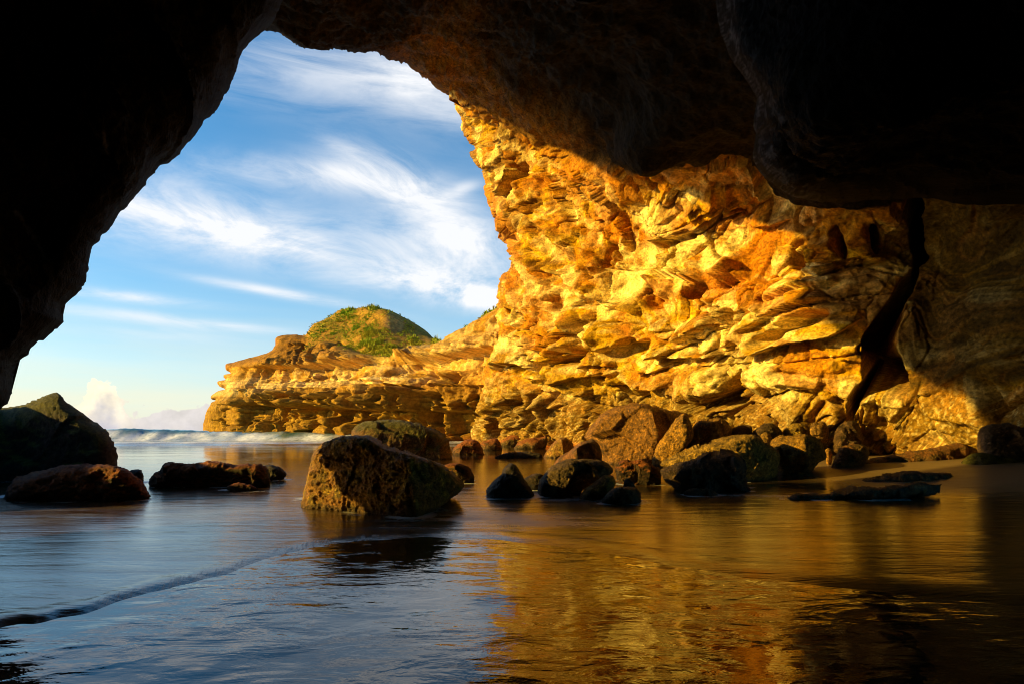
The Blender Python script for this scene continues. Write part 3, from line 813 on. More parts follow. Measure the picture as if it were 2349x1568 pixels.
# ------------------------------------------------------------------ BOULDERS
def boulder(outline, yb, label, style='dark', thick=.9, lean=0.0, facet=.5, N=110, seed=1, name='boulder', ext=.45, cat='boulder', ridge=None, jag=1.0):
    P = np.array(outline, float)
    H = P[:, 1].max() - P[:, 1].min(); pb = P[:, 1].max(); Wd = P[:, 0].max() - P[:, 0].min()
    e = max(ext * H, 6.0)
    w = sstep(pb - .38 * H, pb - .05 * H, P[:, 1])
    P[:, 1] += w * e
    pl = smooth_line(P, True, max(2.5, Wd / 60), min(3.0, Wd * .012) * jag, seed)
    step = max(1.3, max(Wd, H + e) / N)
    x, y, sd, f, used, (nx, ny) = grid_region(pl, step)
    # inflate: Poisson over the clipped grid
    U = np.zeros(nx * ny); M = np.zeros(nx * ny, bool)
    M[used] = sd > 0
    U = U.reshape(ny, nx); M = M.reshape(ny, nx)
    for _ in range(350):
        A = .25 * (np.roll(U, 1, 0) + np.roll(U, -1, 0) + np.roll(U, 1, 1) + np.roll(U, -1, 1)) + 1
        U = np.where(M, A, 0)
    hgt = np.sqrt(U.ravel()[used]); hgt /= hgt.max()
    half = .5 * min(Wd, (H + e) * 1.3) / F * yb * thick
    d0 = yb + half * .8
    on = sd <= 0
    nb = len(x)
    fr = hgt
    if ridge is not None:
        xr = P[:, 0].min() + ridge * Wd + (y - P[:, 1].min()) * .12
        tent = np.where(x < xr, (x - P[:, 0].min()) / np.maximum(xr - P[:, 0].min(), 1), (P[:, 0].max() - x) / np.maximum(P[:, 0].max() - xr, 1))
        fr = .30 * hgt + 1.0 * np.clip(tent, 0, 1) * np.minimum(1, hgt * 1.7)
    front = to_world(x, y, d0 - half * fr + lean * (HY + 40 - y) / F * yb)
    back = to_world(x, y, d0 + half * hgt * 1.1 + lean * (HY + 40 - y) / F * yb)
    # weld back to front along the rim
    m = np.arange(nb); bi = np.where(on, m, -1)
    bk = np.nonzero(~on)[0]; bi[bk] = nb + np.arange(len(bk))
    v = np.concatenate([front, back[bk]])
    f = np.concatenate([f, bi[f][:, ::-1]])
    n = vnormals(v, f)
    cen = v.mean(0)
    if (n * (v - cen)).sum(1).mean() < 0: f = f[:, ::-1]; n = -n
    p = (v + seed * 3.7).astype(np.float32)
    size = Wd / F * yb
    k = 1.0 / max(size, .3)
    A1, A2, AH, AV = worley(p * np.array([1, 1, 1.1], np.float32), 2.3 * k, seed % 7)
    C1, C2, CH, CV = worley(p, 5.5 * k, 3)
    dz = facet * size * .22 * ((_rnd[AH][:, :3] - .5) * AV).sum(1) * 2.0 - size * .05 * facet * (A1 - .5)
    dz += facet * size * .07 * ((_rnd[CH][:, :3] - .5) * CV).sum(1)
    dz += fbm(p, 1.5 * k, 3, seed) * size * .06
    dz += fbm(p, 6 * k, 4, seed + 2, .6) * size * .035 * jag
    dz += (np.maximum(fbm(p, 11.0, 3, 2, .6), -.1) * .06 + np.abs(noise(p, 24., 5)) * .018) * min(1, size)
    rim_k = .35 + .65 * sstep(0, 14, np.concatenate([sd, sd[bk]]) / step)
    v = v + n * (dz * rim_k)[:, None]
    n2_ = vnormals(v, f)
    upf = n2_[:, 2]
    a1 = fbm(p, 1.2 * max(k, .4), 4, 41); a2 = fbm(p, 5., 4, 45); zz = v[:, 2]
    pal = {'dark': (.045, .028, .013), 'brown': (.14, .075, .018), 'gold': (.38, .20, .022), 'olive': (.32, .165, .020), 'grey': (.12, .066, .024)}[style.split('+')[0]]
    rt = np.random.default_rng(seed)
    pal = tuple(q * f for q, f in zip(pal, (.88 + .35 * rt.random()) * np.array([1, .85 + .3 * rt.random(), .7 + .8 * rt.random()])))
    c = np.tile(np.array(pal, np.float32), (len(v), 1))
    c = mixc(c, tuple(q * .45 for q in pal), sstep(.0, .4, a1) * .7)
    c = mixc(c, tuple(min(1, q * 1.9) for q in pal), sstep(.1, .45, a2) * .6)
    a3 = fbm(p, 15., 4, 49, .75)
    c = mixc(c, tuple(q * .35 for q in pal), sstep(.05, .22, a3) * .8)
    c = mixc(c, tuple(min(1, q * 2.2) for q in pal), sstep(.08, .25, -a3) * .7)
    if 'moss' in style:
        c = mixc(c, (.13, .12, .012), sstep(.25, .75, upf + a1 * .5) * .85)
    if 'red' in style:
        c = mixc(c, (.34, .10, .014), sstep(.15, .7, upf + a1 * .6 + a2 * .3) * .85)
    if 'rust' in style:
        c = mixc(c, (.34, .13, .028), sstep(-.25, .2, a2 + a1 * .4) * .75)
    c = mixc(c, (.02, .017, .013), sstep(.12, .0, zz + .05 * a2) * .7)          # wet foot
    foot = np.abs(v[:, 2]) < .06
    if foot.any(): FEET.append(v[foot][::max(1, foot.sum() // 90), :2])
    mat = M_MOSS if ('moss' in style or 'red' in style) else M_ROCK
    o = make(name, v, f, mat, c)
    o['label'] = label; o['category'] = cat
    return o

FEET = []
B = boulder
B(R2((-700,1300),(-600,1000),(-300,900),(0,832),(150,792),(280,735),(365,716),(410,738),(440,790),(520,850),(620,930),(690,980),(735,1050),(757,1110),(750,1170),(780,1215),(780,1290),(300,1310)), 10.0,
  'biggest dark boulder at the left edge with moss on its sloping peaked top', 'dark+moss', .6, .1, .35, seed=2, N=110, ext=.2)
B(R2((800,1260),(850,1236),(915,1232),(938,1262),(930,1300),(860,1300)), 9.6, 'small dark knob of rock at the right foot of the biggest left boulder', 'dark', seed=3, N=40)
B(R2((28,1395),(50,1350),(100,1300),(200,1265),(300,1240),(420,1212),(550,1200),(690,1198),(780,1215),(860,1258),(920,1308),(950,1350),(988,1376),(930,1392),(800,1404),(600,1417),(400,1427),(200,1432),(60,1422)), 7.35,
  'low dark rock with rusty red weed on top in front of the peaked left boulder', 'dark+red', .8, .15, .3, seed=4, N=150, jag=1.8)
B(R2((958,1295),(1010,1250),(1048,1240),(1060,1190),(1110,1180),(1200,1194),(1290,1195),(1340,1181),(1450,1178),(1550,1185),(1640,1190),(1720,1202),(1752,1250),(1757,1312),(1700,1332),(1500,1347),(1300,1347),(1100,1342),(1010,1327)), 9.0,
  'long flat black rock with reddish top standing in the water left of centre', 'dark+red', .8, .1, .4, seed=5, N=150, jag=1.8)
B(R2((1710,1215),(1745,1200),(1790,1203),(1840,1230),(1878,1266),(1820,1290),(1760,1302),(1715,1290)), 10.2, 'low rounded dark rock just behind the right end of the long flat rock', 'dark', seed=6, N=50)
B(R2((1465,1352),(1520,1325),(1570,1318),(1640,1330),(1684,1356),(1620,1368),(1530,1370)), 8.4, 'tiny low rock awash in front of the long flat black rock', 'dark+red', seed=7, N=40)
B([(683,1160),(697,1120),(706,1080),(716,1042),(732,1018),(772,999),(830,997),(862,1008),(890,1022),(915,1032),(960,1046),(1012,1066),(1046,1090),(1063,1113),(1020,1130),(975,1150),(950,1163),(880,1164),(800,1169),(720,1169)], 6.35,
  'large golden brown weed covered boulder alone in the centre foreground water', 'gold+rust', 1.05, .12, .22, seed=8, N=260, ext=.25, ridge=.66, jag=1.15)
B(R3((1165,1052),(1210,1010),(1300,980),(1420,970),(1550,975),(1700,1000),(1800,1040),(1860,1090),(1880,1150),(1915,1215),(1900,1240),(1700,1262),(1300,1262),(1180,1200)), 17.0,
  'broad rounded mossy boulder partly hidden behind the central boulder', 'brown+moss', .8, .1, .5, seed=9, N=90)
B(R6((140,1055),(200,1000),(260,980),(320,985),(365,1030),(387,1080),(300,1090),(170,1090)), 20.5, 'reddish pointed rock in the shallows right of the mossy hidden boulder', 'brown+red', seed=10, N=60)
B(R6((345,1008),(420,975),(470,970),(500,1000),(510,1050),(440,1056),(370,1047)), 25, 'small red rock second from the left along the cliff foot', 'brown+red', seed=11, N=50)
B(R6((498,992),(560,950),(640,945),(662,965),(655,995),(600,1018),(510,1022)), 31, 'small red brown rock against the weed line of the golden cliff', 'brown+red', seed=12, N=50)
B(R6((580,1040),(620,1010),(660,980),(700,965),(760,970),(832,955),(838,1010),(800,1036),(700,1040)), 27, 'pair shaped red rock at the cliff foot above the flat wet ledge', 'brown+red', seed=13, N=50)
B(R6((445,1102),(520,1078),(650,1070),(790,1076),(808,1106),(650,1114),(480,1112)), 18.2, 'thin flat black ledge lying in the brown water', 'dark', .5, 0, .3, seed=14, N=60, cat='rock ledge', name='rock_ledge')
B(R6((70,1175),(130,1152),(200,1150),(270,1180),(312,1252),(280,1292),(200,1294),(120,1290)), 9.7, 'small rusty rounded rock at the right tail of the central boulder', 'brown+red', seed=15, N=60)
B(R6((382,1330),(450,1280),(500,1240),(530,1180),(565,1150),(585,1150),(612,1168),(640,1220),(670,1280),(720,1322),(764,1368),(650,1392),(520,1388),(440,1364)), 7.7, 'black pyramid shaped rock with water swirling round its foot', 'dark', .9, .2, .4, seed=16, N=100)
B(R6((655,1270),(720,1233),(800,1226),(830,1260),(800,1335),(700,1335)), 8.5, 'low dark rock wedged between the pyramid rock and the long sloping rock', 'dark', seed=17, N=50)
B(R6((768,1345),(790,1280),(840,1210),(900,1160),(1000,1126),(1120,1115),(1220,1125),(1290,1160),(1322,1205),(1270,1260),(1200,1315),(1100,1372),(1000,1380),(850,1374)), 7.9, 'long dark grey sloping boulder lying in front of the sunlit slab', 'grey', .9, .15, .5, seed=18, N=110)
B(R6((1053,1383),(1100,1335),(1180,1290),(1250,1250),(1300,1240),(1335,1290),(1310,1350),(1250,1395),(1150,1404)), 7.45, 'small orange red lit rock against the long sloping boulder', 'gold+rust', .8, .1, .8, seed=19, N=70)
B(R6((1228,1408),(1270,1360),(1330,1325),(1400,1315),(1470,1325),(1512,1365),(1522,1412),(1480,1432),(1380,1437),(1290,1423)), 7.0, 'small black rounded rock nearest the viewer right of the orange rock', 'grey', .9, .1, .5, seed=20, N=80)
B(R6((1385,1320),(1398,1268),(1430,1258),(1462,1280),(1475,1320),(1430,1340)), 7.5, 'tiny dark knob of rock behind the nearest black rounded rock', 'dark', seed=21, N=40)
B(R6((1325,1190),(1370,1140),(1412,1124),(1440,1150),(1540,1130),(1590,1160),(1640,1190),(1662,1222),(1652,1292),(1500,1297),(1400,1292),(1325,1250)), 9.5, 'black jagged rock with an orange tip between the sloping boulder and the big twin boulders', 'dark+red', .9, .1, .7, seed=22, N=80)
B(R6((803,1082),(850,1030),(920,972),(970,965),(1020,1000),(1032,1042),(980,1085),(880,1112),(808,1108)), 18.4, 'sunlit orange brown rock left of the sunlit slab', 'gold+rust', 1.0, .1, .5, seed=23, N=70, ridge=.6)
B(R6((842,1185),(900,1120),(980,1080),(1050,1020),(1100,990),(1170,983),(1212,1010),(1232,1070),(1235,1160),(1100,1192),(1000,1196),(900,1196)), 13.0, 'brown wedge shaped rock half in shade below the sunlit slab', 'brown+rust', 1.0, .1, .5, seed=24, N=80, ridge=.5)
B(R6((1100,965),(1170,880),(1250,790),(1330,745),(1450,725),(1560,725),(1680,760),(1800,790),(1860,835),(1760,920),(1660,1010),(1600,1140),(1450,1160),(1280,1150),(1215,1080),(1150,1010)), 15.0,
  'huge olive gold slab of rock leaning on the cliff foot', 'olive', 1.0, .3, .4, seed=25, N=130, ext=.2, ridge=.66)
B(R6((1596,1095),(1640,1010),(1700,930),(1760,850),(1820,788),(1846,788),(1872,850),(1892,900),(1905,965),(1840,1030),(1750,1110),(1660,1158),(1608,1125)), 13.6, 'sharp pointed sunlit boulder rising right of the huge slab', 'gold', .9, .15, .5, seed=26, N=100, ext=.15, ridge=.72)
B(R6((1840,1060),(1880,930),(1905,862),(1950,830),(2020,845),(2080,820),(2132,842),(2182,900),(2200,965),(2120,1000),(1990,1030),(1860,1095)), 14.2, 'angular boulder with a black shaded right face beside the pointed boulder', 'olive', 1.0, .15, .5, seed=27, N=90, ext=.15, ridge=.5)
B(R6((1632,1172),(1750,1102),(1850,1060),(1980,1010),(2150,975),(2320,965)) + R7((330,672),(370,678),(450,705),(520,745),(560,800),(548,900),(520,960),(320,985),(100,960)), 10.2,
  'wide boulder with a sunlit sloping top behind the dark block boulder', 'olive', .9, .25, .5, seed=28, N=120, ext=.12, ridge=.62)
B(R6((1645,1195),(1750,1160),(1900,1110),(2050,1075),(2150,1070),(2230,1090),(2282,1150),(2305,1250),(2300,1340),(2150,1345),(2000,1335),(1800,1300),(1690,1260)), 8.4,
  'blocky dark grey boulder at the front of the right hand pile', 'grey', .9, .1, .7, seed=29, N=120, ext=.25)
B(R7((478,712),(540,665),(640,655),(760,655),(832,685),(872,750),(888,832),(830,862),(760,905),(650,965),(570,965),(520,850)), 10.9, 'rounded boulder with a stripe of sun across it in the right hand pile', 'olive', .9, .1, .5, seed=30, N=100, ext=.15, ridge=.6)
B(R7((195,612),(280,580),(346,590),(356,625),(320,690),(240,700),(205,670)), 14.6, 'small grey rock at the left end of the row under the cliff', 'grey', seed=31, N=50)
B(R7((335,640),(420,580),(480,570),(545,600),(575,655),(520,705),(400,700)), 14.4, 'second grey rounded rock in the row under the cliff', 'grey', seed=32, N=50)
B(R7((405,655),(450,633),(492,660),(500,705),(450,716),(415,705)), 13.4, 'little round lit rock tucked between the row and the striped boulder', 'gold', seed=33, N=40)
B(R7((570,620),(650,570),(700,563),(748,575),(770,610),(760,660),(680,672),(595,668)), 14.6, 'pale lit rock in the middle of the row under the cliff', 'gold', .9, 0, .8, seed=34, N=55)
B(R7((762,600),(800,565),(862,555),(902,590),(900,660),(840,668),(775,660)), 14.5, 'angular half lit rock right of the pale one in the row', 'olive', .9, 0, .9, seed=35, N=50)
B(R7((935,680),(965,605),(1030,550),(1110,560),(1142,620),(1145,710),(1050,722),(950,715)), 14.0, 'dark brown rock at the right end of the row below the cliff crack', 'brown', .9, 0, .8, seed=36, N=60)
B(R7((912,866),(960,790),(1010,735),(1090,720),(1170,735),(1194,780),(1190,830),(1100,868),(1000,886)), 11.7, 'smooth brown rock with a lit crown below the cliff crack', 'brown+rust', .9, .1, .5, seed=37, N=70)
B(R7((876,768),(906,745),(936,790),(925,835),(890,842)), 12.4, 'tiny lit pebble shaped rock left of the smooth brown rock', 'gold', seed=38, N=36)
B(R7((1060,896),(1100,852),(1200,830),(1370,800),(1500,770),(1650,745),(1780,735),(1850,720),(1902,750),(1892,805),(1855,865),(1795,924),(1600,926),(1300,920),(1150,910)), 12.1, 'long low reddish brown rock lying along the lit cliff foot at right', 'brown+rust', .8, .1, .4, seed=39, N=110)
B(R7((1978,670),(2010,600),(2070,575),(2200,560),(2400,556),(2560,620),(2560,850),(2400,860),(2150,850),(2050,830),(1990,770)), 11.2, 'big smooth grey boulder cut off by the right edge', 'grey', .9, .1, .3, seed=40, N=90, ext=.15)
B(R7((1840,925),(1895,835),(2000,795),(2150,815),(2350,835),(2560,850),(2560,930),(2200,932)), 11.0, 'low mossy dark rock under the big smooth boulder at the right edge', 'dark+moss', .8, .1, .6, seed=41, N=80)
B(R7((1080,1006),(1200,972),(1350,950),(1500,935),(1700,940),(1846,966),(1750,988),(1600,1003),(1400,1013),(1150,1018)), 9.4, 'upper flat dark reef of rock on the shaded sand at right', 'brown', 2.2, 0, .7, seed=42, N=150, jag=2.2, name='rock_reef', cat='rock reef', ext=.3)
B(R7((555,1102),(700,1067),(900,1070),(1200,1040),(1400,1025),(1600,1015),(1755,1045),(1700,1072),(1500,1093),(1300,1118),(1000,1113),(750,1132),(640,1137)), 7.35, 'lower flat dark reef of rock nearest the viewer at right', 'brown', 2.2, 0, .7, seed=43, N=150, jag=2.2, name='rock_reef', cat='rock reef', ext=.3)
B(R6((1815,1365),(1880,1335),(1980,1335),(2060,1360),(2095,1395),(2000,1412),(1880,1402)), 7.8, 'sunken flat rock barely breaking the water before the blocky boulder', 'brown', .4, 0, .4, seed=44, N=60, ext=.3)
def shade_rock():  # unseen boulder added to keep the sun off the left rocks
    nu, nv = 60, 30
    U, W = np.meshgrid(np.linspace(0, 2 * math.pi, nu, endpoint=False), np.linspace(-.5, math.pi / 2, nv))
    v = np.stack([-12.0 + 1.7 * np.cos(W) * np.cos(U), 7.9 + 3.0 * np.sign(np.sin(U)) * np.abs(np.cos(W) * np.sin(U)) ** .7, 2.1 * np.sign(np.sin(W)) * np.abs(np.sin(W)) ** .55], -1).reshape(-1, 3)
    idx = np.arange(nu * nv).reshape(nv, nu)
    q = np.stack([idx[:-1], np.roll(idx[:-1], -1, 1), np.roll(idx[1:], -1, 1), idx[1:]], -1).reshape(-1, 4)
    n = vnormals(v, q); p = v.astype(np.float32)
    v = v + n * (fbm(p, .8, 4, 3) * .35)[:, None]
    o = make('boulder', v, q, M_ROCK, np.tile(np.array((.06, .04, .02), np.float32), (len(v), 1)))
    tag(o, 'unseen long dark boulder added past the left edge to shade the left rocks', 'boulder')
shade_rock()
for o in COL.objects:
    if o.get('category') == 'boulder': o['group'] = 'boulders scattered before the cliff'

# ------------------------------------------------------------------ SAND
def geo_rows(a, b, n): return a * (b / a) ** np.linspace(0, 1, n)
def sand():
    ys = np.concatenate([np.linspace(-14, 1.2, 16), geo_rows(1.4, 40, 150), geo_rows(44, 3500, 24)])
    us = np.concatenate([-geo_rows(1.3, 6, 12)[::-1], np.linspace(-1.25, 1.25, 220), geo_rows(1.3, 6, 12)])
    Y, U = np.meshgrid(ys, us, indexing='ij')
    X = U * np.maximum(Y, 4.0)
    v = np.stack([X, Y, 0 * X], -1).reshape(-1, 3)
    p = v.astype(np.float32)
    z = fbm(p, .5, 3, 7) * .003 + fbm(p, .12, 2, 9) * .003 - .012
    rise = sstep(3.2, 12, v[:, 0]) * sstep(6.0, 12, v[:, 1])
    z += rise * .30 + sstep(6, 12, v[:, 0]) * .06
    z -= sstep(14, 60, v[:, 1]) * 1.0 * (1 - sstep(2, 8, v[:, 0]))
    v[:, 2] = z
    R, C = Y.shape; idx = np.arange(R * C).reshape(R, C)
    q = np.stack([idx[:-1, :-1], idx[:-1, 1:], idx[1:, 1:], idx[1:, :-1]], -1).reshape(-1, 4)
    m, N = new_mat('wet sand')
    out = N.new('ShaderNodeOutputMaterial'); P = N.new('ShaderNodeBsdfPrincipled'); N.l.new(P.outputs[0], out.inputs[0])
    co = N.new('ShaderNodeTexCoord').outputs['Object']
    big = N.noise(co, .7, 3); fine = N.noise(co, 60, 4, .7)
    col = N.mix(N.ramp(big, .35, .65), (.018, .011, .005), (.034, .019, .006))
    col = N.mix(N.m('MULTIPLY', N.ramp(fine, .5, .75), .5), col, (.015, .011, .008))
    P.inputs['IOR'].default_value = 1.72
    sep = N.new('ShaderNodeSeparateXYZ'); N.l.new(co, sep.inputs[0])
    dry = N.m('MULTIPLY', N.ramp(sep.outputs[0], 4.8, 7.0), N.ramp(sep.outputs[1], 6.5, 9.0))
    N.l.new(N.mix(dry, col, (.17, .11, .05)), P.inputs['Base Color'])
    N.l.new(N.m('ADD', N.ramp(big, .4, .8, .015, .05), N.m('MULTIPLY', dry, .4)), P.inputs['Roughness'])
    # ripples left by the draining film
    mp = N.new('ShaderNodeMapping'); mp.inputs['Rotation'].default_value = (0, 0, math.radians(-14)); mp.inputs['Scale'].default_value = (1.7, 4.0, 1)
    N.l.new(co, mp.inputs[0])
    r1 = N.noise(mp.outputs[0], 1.0, 3, .5, .8)
    mp2 = N.new('ShaderNodeMapping'); mp2.inputs['Rotation'].default_value = (0, 0, math.radians(12)); mp2.inputs['Scale'].default_value = (4.0, 11, 1)
    N.l.new(co, mp2.inputs[0])
    r2 = N.noise(mp2.outputs[0], 1.0, 4, .55, .6)
    calm = N.ramp(N.noise(co, .75, 3), .35, .65, .25, 1.25)
    h = N.m('MULTIPLY', N.m('ADD', r1, N.m('MULTIPLY', r2, .35)), calm)
    N.l.new(N.bump(h, 1.0, .015), P.inputs['Normal'])
    return make('sand', v, q, m)
o = sand(); tag(o, 'wet rippled sand of the cave floor mirroring cliff and sky', 'sand', kind='structure')

# ------------------------------------------------------------------ SEA: one sheet from the wash on the sand out to the horizon
edge_px = smooth_line([(-1500,1700),(-700,1560),(-300,1490),(0,1437),(120,1415),(200,1400),(330,1362),(440,1335),(540,1305),(610,1280),(680,1262),(760,1246),(850,1238),(960,1230),(1080,1232),(1180,1240),(1290,1252),(1400,1268),(1520,1290),(1640,1310),(1800,1332),(1960,1352),(2100,1366),(2349,1392),(2800,1440),(4000,1540)], False, 30)
def sea():
    cols = np.concatenate([np.linspace(-1400, -120, 60), np.linspace(-100, 2460, 620), np.linspace(2480, 3900, 40)])
    ey = np.interp(cols, edge_px[:, 0], edge_px[:, 1])
    Ye = CAMH * F / (ey - HY)
    rows = []
    wob = noise(np.stack([cols / 60., cols * 0, cols * 0], 1).astype(np.float32), 1, 3) * .05
    sharp = np.interp(cols, [-200, 300, 700, 1300, 2000], [.16, .20, .36, .42, .40])
    for t in (-.1, .0, .15, .32, .5, .75, 1.0): rows.append(Ye + t * sharp + wob)
    s = np.linspace(0, 1, 200)[1:]
    for t in s: rows.append((Ye + sharp + wob) * (28.0 / (Ye + sharp + wob)) ** t)
    for y in np.arange(28.2, 62, .2): rows.append(np.full_like(Ye, y))
    for y in geo_rows(62.5, 4000, 90): rows.append(np.full_like(Ye, y))
    Y = np.array(rows); X = (cols - CX)[None, :] / F * Y
    lipz = np.zeros_like(Y)
    for k, z in enumerate((-.022, -.0155, -.0105, -.0065, -.0035, -.001, 0)): lipz[k] = z
    lipz[7:] = .0
    hump = np.interp(cols, [-300, 250, 620, 900, 1500, 2400], [.011, .008, .005, .006, .007, .006])
    lipz[3] += hump * .7; lipz[4] += hump; lipz[5] += hump * .8; lipz[6] += hump * .45
    v = np.stack([X, Y, lipz], -1).reshape(-1, 3); p = v.astype(np.float32)
    x, y = v[:, 0], v[:, 1]
    z = v[:, 2] + fbm(p * np.array([.5, 1.2, 1], np.float32), .5, 3, 3) * .008 * sstep(2, 8, y)
    foam = np.zeros(len(v))
    # low bore of foam
    c1 = 35.5 + 1.5 * noise(p * np.array([.10, 0, 0], np.float32), 1, 5) + .9 * noise(p * np.array([.4, 0, 0], np.float32), 1, 8)
    b1 = sstep(-1.2, 0, y - c1) * sstep(5.0, 0.3, y - c1)
    z += b1 * .17 + b1 * fbm(p, 1.4, 3, 6) * .06
    foam = np.maximum(foam, b1 * (.8 + .6 * noise(p, .5, 9)))
    # breaker
    c2 = 49.0 + 3 * noise(p * np.array([.05, 0, 0], np.float32), 1, 15) + .5 * noise(p * np.array([.5, 0, 0], np.float32), 1, 18)
    hgt = .62 + .4 * noise(p * np.array([.07, 0, 0], np.float32), 1, 21) + .45 * np.exp(-((x + 36) / 9) ** 2)
    w2 = sstep(-2.4, .4, y - c2) * sstep(14, .6, y - c2)
    z += w2 * hgt + w2 * fbm(p, .9, 4, 25, .6) * .16
    foam = np.maximum(foam, sstep(-4.8, -2.2, y - c2 + noise(p, .3, 29)) * sstep(.5, -.9, y - c2 + 1.3 * noise(p, .35, 27)) * (.8 + .7 * noise(p, .7, 31)))
    foam = np.maximum(foam, sstep(41, 46, y) * sstep(49, 46, y) * .5 * sstep(.0, .4, fbm(p * np.array([.4, 1.6, 1], np.float32), .7, 4, 33)))
    # swell further out
    z += sstep(62, 80, y) * .18 * np.sin(y * .22 + 1.5 * noise(p, .02, 35)) * sstep(600, 100, y)
    # thin foam lace on the flats
    lace = fbm(p * np.array([.35, 1.5, 1], np.float32), .9, 5, 37, .6)
    foam = np.maximum(foam, .75 * sstep(.16, .5, lace) * sstep(12, 24, y) * sstep(34, 22, y) * sstep(2, -8, x))
    st = fbm(p * np.array([.9, 5.0, 1], np.float32), .8, 4, 39, .6)
    wash = np.exp(-((x + .3) / 1.1) ** 2 - ((y - 5.6) / .8) ** 2) * .65 + np.exp(-((x - .9) / .5) ** 2 - ((y - 7.3) / .25) ** 2) * .5 + np.exp(-((x + 3.9) / 2.5) ** 2 - ((y - 6.3) / .9) ** 2) * .16 + np.exp(-((x - 4.0) / .9) ** 2 - ((y - 7.8) / .22) ** 2) * .5
    foam = np.maximum(foam, wash * sstep(-.25, .35, st))
    rowi = np.repeat(np.arange(Y.shape[0]), Y.shape[1])
    fr_ = np.isin(rowi, (2, 3, 4)) * sstep(.0, .35, noise(p, 3.0, 53)) * sstep(.0, .3, noise(p * np.array([1, 2.5, 1], np.float32), 22., 57)) * .5 * sstep(.2, -.8, x)
    foam = np.maximum(foam, fr_)
    for ft in FEET:                                     # froth round the feet of the rocks
        if ft[:, 1].min() > 14: continue
        lo, hi = ft.min(0) - .5, ft.max(0) + .5
        k = np.nonzero((x > lo[0]) & (x < hi[0]) & (y > lo[1]) & (y < hi[1]))[0]
        if len(k) == 0: continue
        dd = np.sqrt(((v[k][:, None, :2] - ft[None]) ** 2).sum(2)).min(1)
        foam[k] = np.maximum(foam[k], .8 * sstep(.20, .03, dd + .12 * st[k]) * sstep(-.15, .3, noise(p[k], 2.3, 51)))
    v[:, 2] = z
    R, C = Y.shape; idx = np.arange(R * C).reshape(R, C)
    q = np.stack([idx[:-1, :-1], idx[:-1, 1:], idx[1:, 1:], idx[1:, :-1]], -1).reshape(-1, 4)
    m, N = new_mat('shore water')
    out = N.new('ShaderNodeOutputMaterial'); P = N.new('ShaderNodeBsdfPrincipled'); N.l.new(P.outputs[0], out.inputs[0])
    co = N.new('ShaderNodeTexCoord').outputs['Object']
    sep = N.new('ShaderNodeSeparateXYZ'); N.l.new(co, sep.inputs[0])
    deepf = N.ramp(sep.outputs[1], 30, 62)
    col = N.mix(deepf, (.058, .027, .004), (.030, .16, .15))
    fo = N.new('ShaderNodeAttribute', attribute_name='foam').outputs['Fac']
    fo = N.m('MULTIPLY', fo, N.ramp(N.noise(co, 3.0, 5, .65), .25, .6, .5, 1.0), clamp=True)
    col = N.mix(fo, col, (.80, .82, .86))
    N.l.new(col, P.inputs['Base Color'])
    P.inputs['IOR'].default_value = 1.85
    mp = N.new('ShaderNodeMapping'); mp.inputs['Rotation'].default_value = (0, 0, math.radians(-6)); mp.inputs['Scale'].default_value = (.9, 5.0, 1)
    N.l.new(co, mp.inputs[0])
    n1 = N.noise(mp.outputs[0], 1.0, 5, .6, .5)
    far_ = N.ramp(sep.outputs[1], 6, 20, 1.0, .35)
    N.l.new(N.m('ADD', N.m('MULTIPLY', N.ramp(n1, .3, .7, .13, .21), far_), N.m('MULTIPLY', fo, .5), clamp=True), P.inputs['Roughness'])
    mp2 = N.new('ShaderNodeMapping'); mp2.inputs['Rotation'].default_value = (0, 0, math.radians(14)); mp2.inputs['Scale'].default_value = (2.2, 13, 1)
    N.l.new(co, mp2.inputs[0])
    n2 = N.m('MULTIPLY', N.noise(mp2.outputs[0], 1.0, 4, .6, .8), N.ramp(N.noise(co, .6, 2), .4, .65))
    N.l.new(N.bump(N.m('MULTIPLY', N.m('ADD', n1, N.m('MULTIPLY', n2, .55)), N.ramp(sep.outputs[1], 6, 22, 1.0, .2)), 1.0, .009), P.inputs['Normal'])
    return make('sea', v, q, m, None, extra={'foam': np.clip(foam, 0, 1)})
o = sea(); tag(o, 'shallow glossy sea water washing over the sand with breakers beyond', 'sea', kind='structure')

# ------------------------------------------------------------------ SKY
SUN_ROT = math.radians(-100)       # the sun stands due left of the view (west when looking north)
w = bpy.data.worlds.new('World'); scene.world = w; w.use_nodes = True
N = NT(w.node_tree)
out = N.new('ShaderNodeOutputWorld'); bg = N.new('ShaderNodeBackground'); N.l.new(bg.outputs[0], out.inputs[0])
sky = N.new('ShaderNodeTexSky', sky_type='NISHITA')
sky.sun_disc = False; sky.sun_elevation = SUN_EL; sky.sun_rotation = SUN_ROT
sky.air_density = 1.0; sky.dust_density = .6; sky.ozone_density = 1.6
co = N.new('ShaderNodeTexCoord').outputs['Generated']
sp = N.new('ShaderNodeSeparateXYZ'); N.l.new(co, sp.inputs[0])
yy = N.m('MAXIMUM', sp.outputs[1], .08)
u = N.m('DIVIDE', sp.outputs[0], yy); vv = N.m('DIVIDE', sp.outputs[2], yy)
def rot_uv(deg, su, sv):
    c_, s_ = math.cos(math.radians(deg)), math.sin(math.radians(deg))
    a = N.m('ADD', N.m('MULTIPLY', u, c_), N.m('MULTIPLY', vv, s_))
    b = N.m('SUBTRACT', N.m('MULTIPLY', vv, c_), N.m('MULTIPLY', u, s_))
    cb = N.new('ShaderNodeCombineXYZ')
    N.l.new(N.m('MULTIPLY', a, su), cb.inputs[0]); N.l.new(N.m('MULTIPLY', b, sv), cb.inputs[1])
    return cb.outputs[0]
s1 = N.noise(rot_uv(-9, 2.0, 10.0), 1.6, 8, .62, .6)
s2 = N.noise(rot_uv(-17, 2.4, 8.0), 2.0, 8, .66, .8)
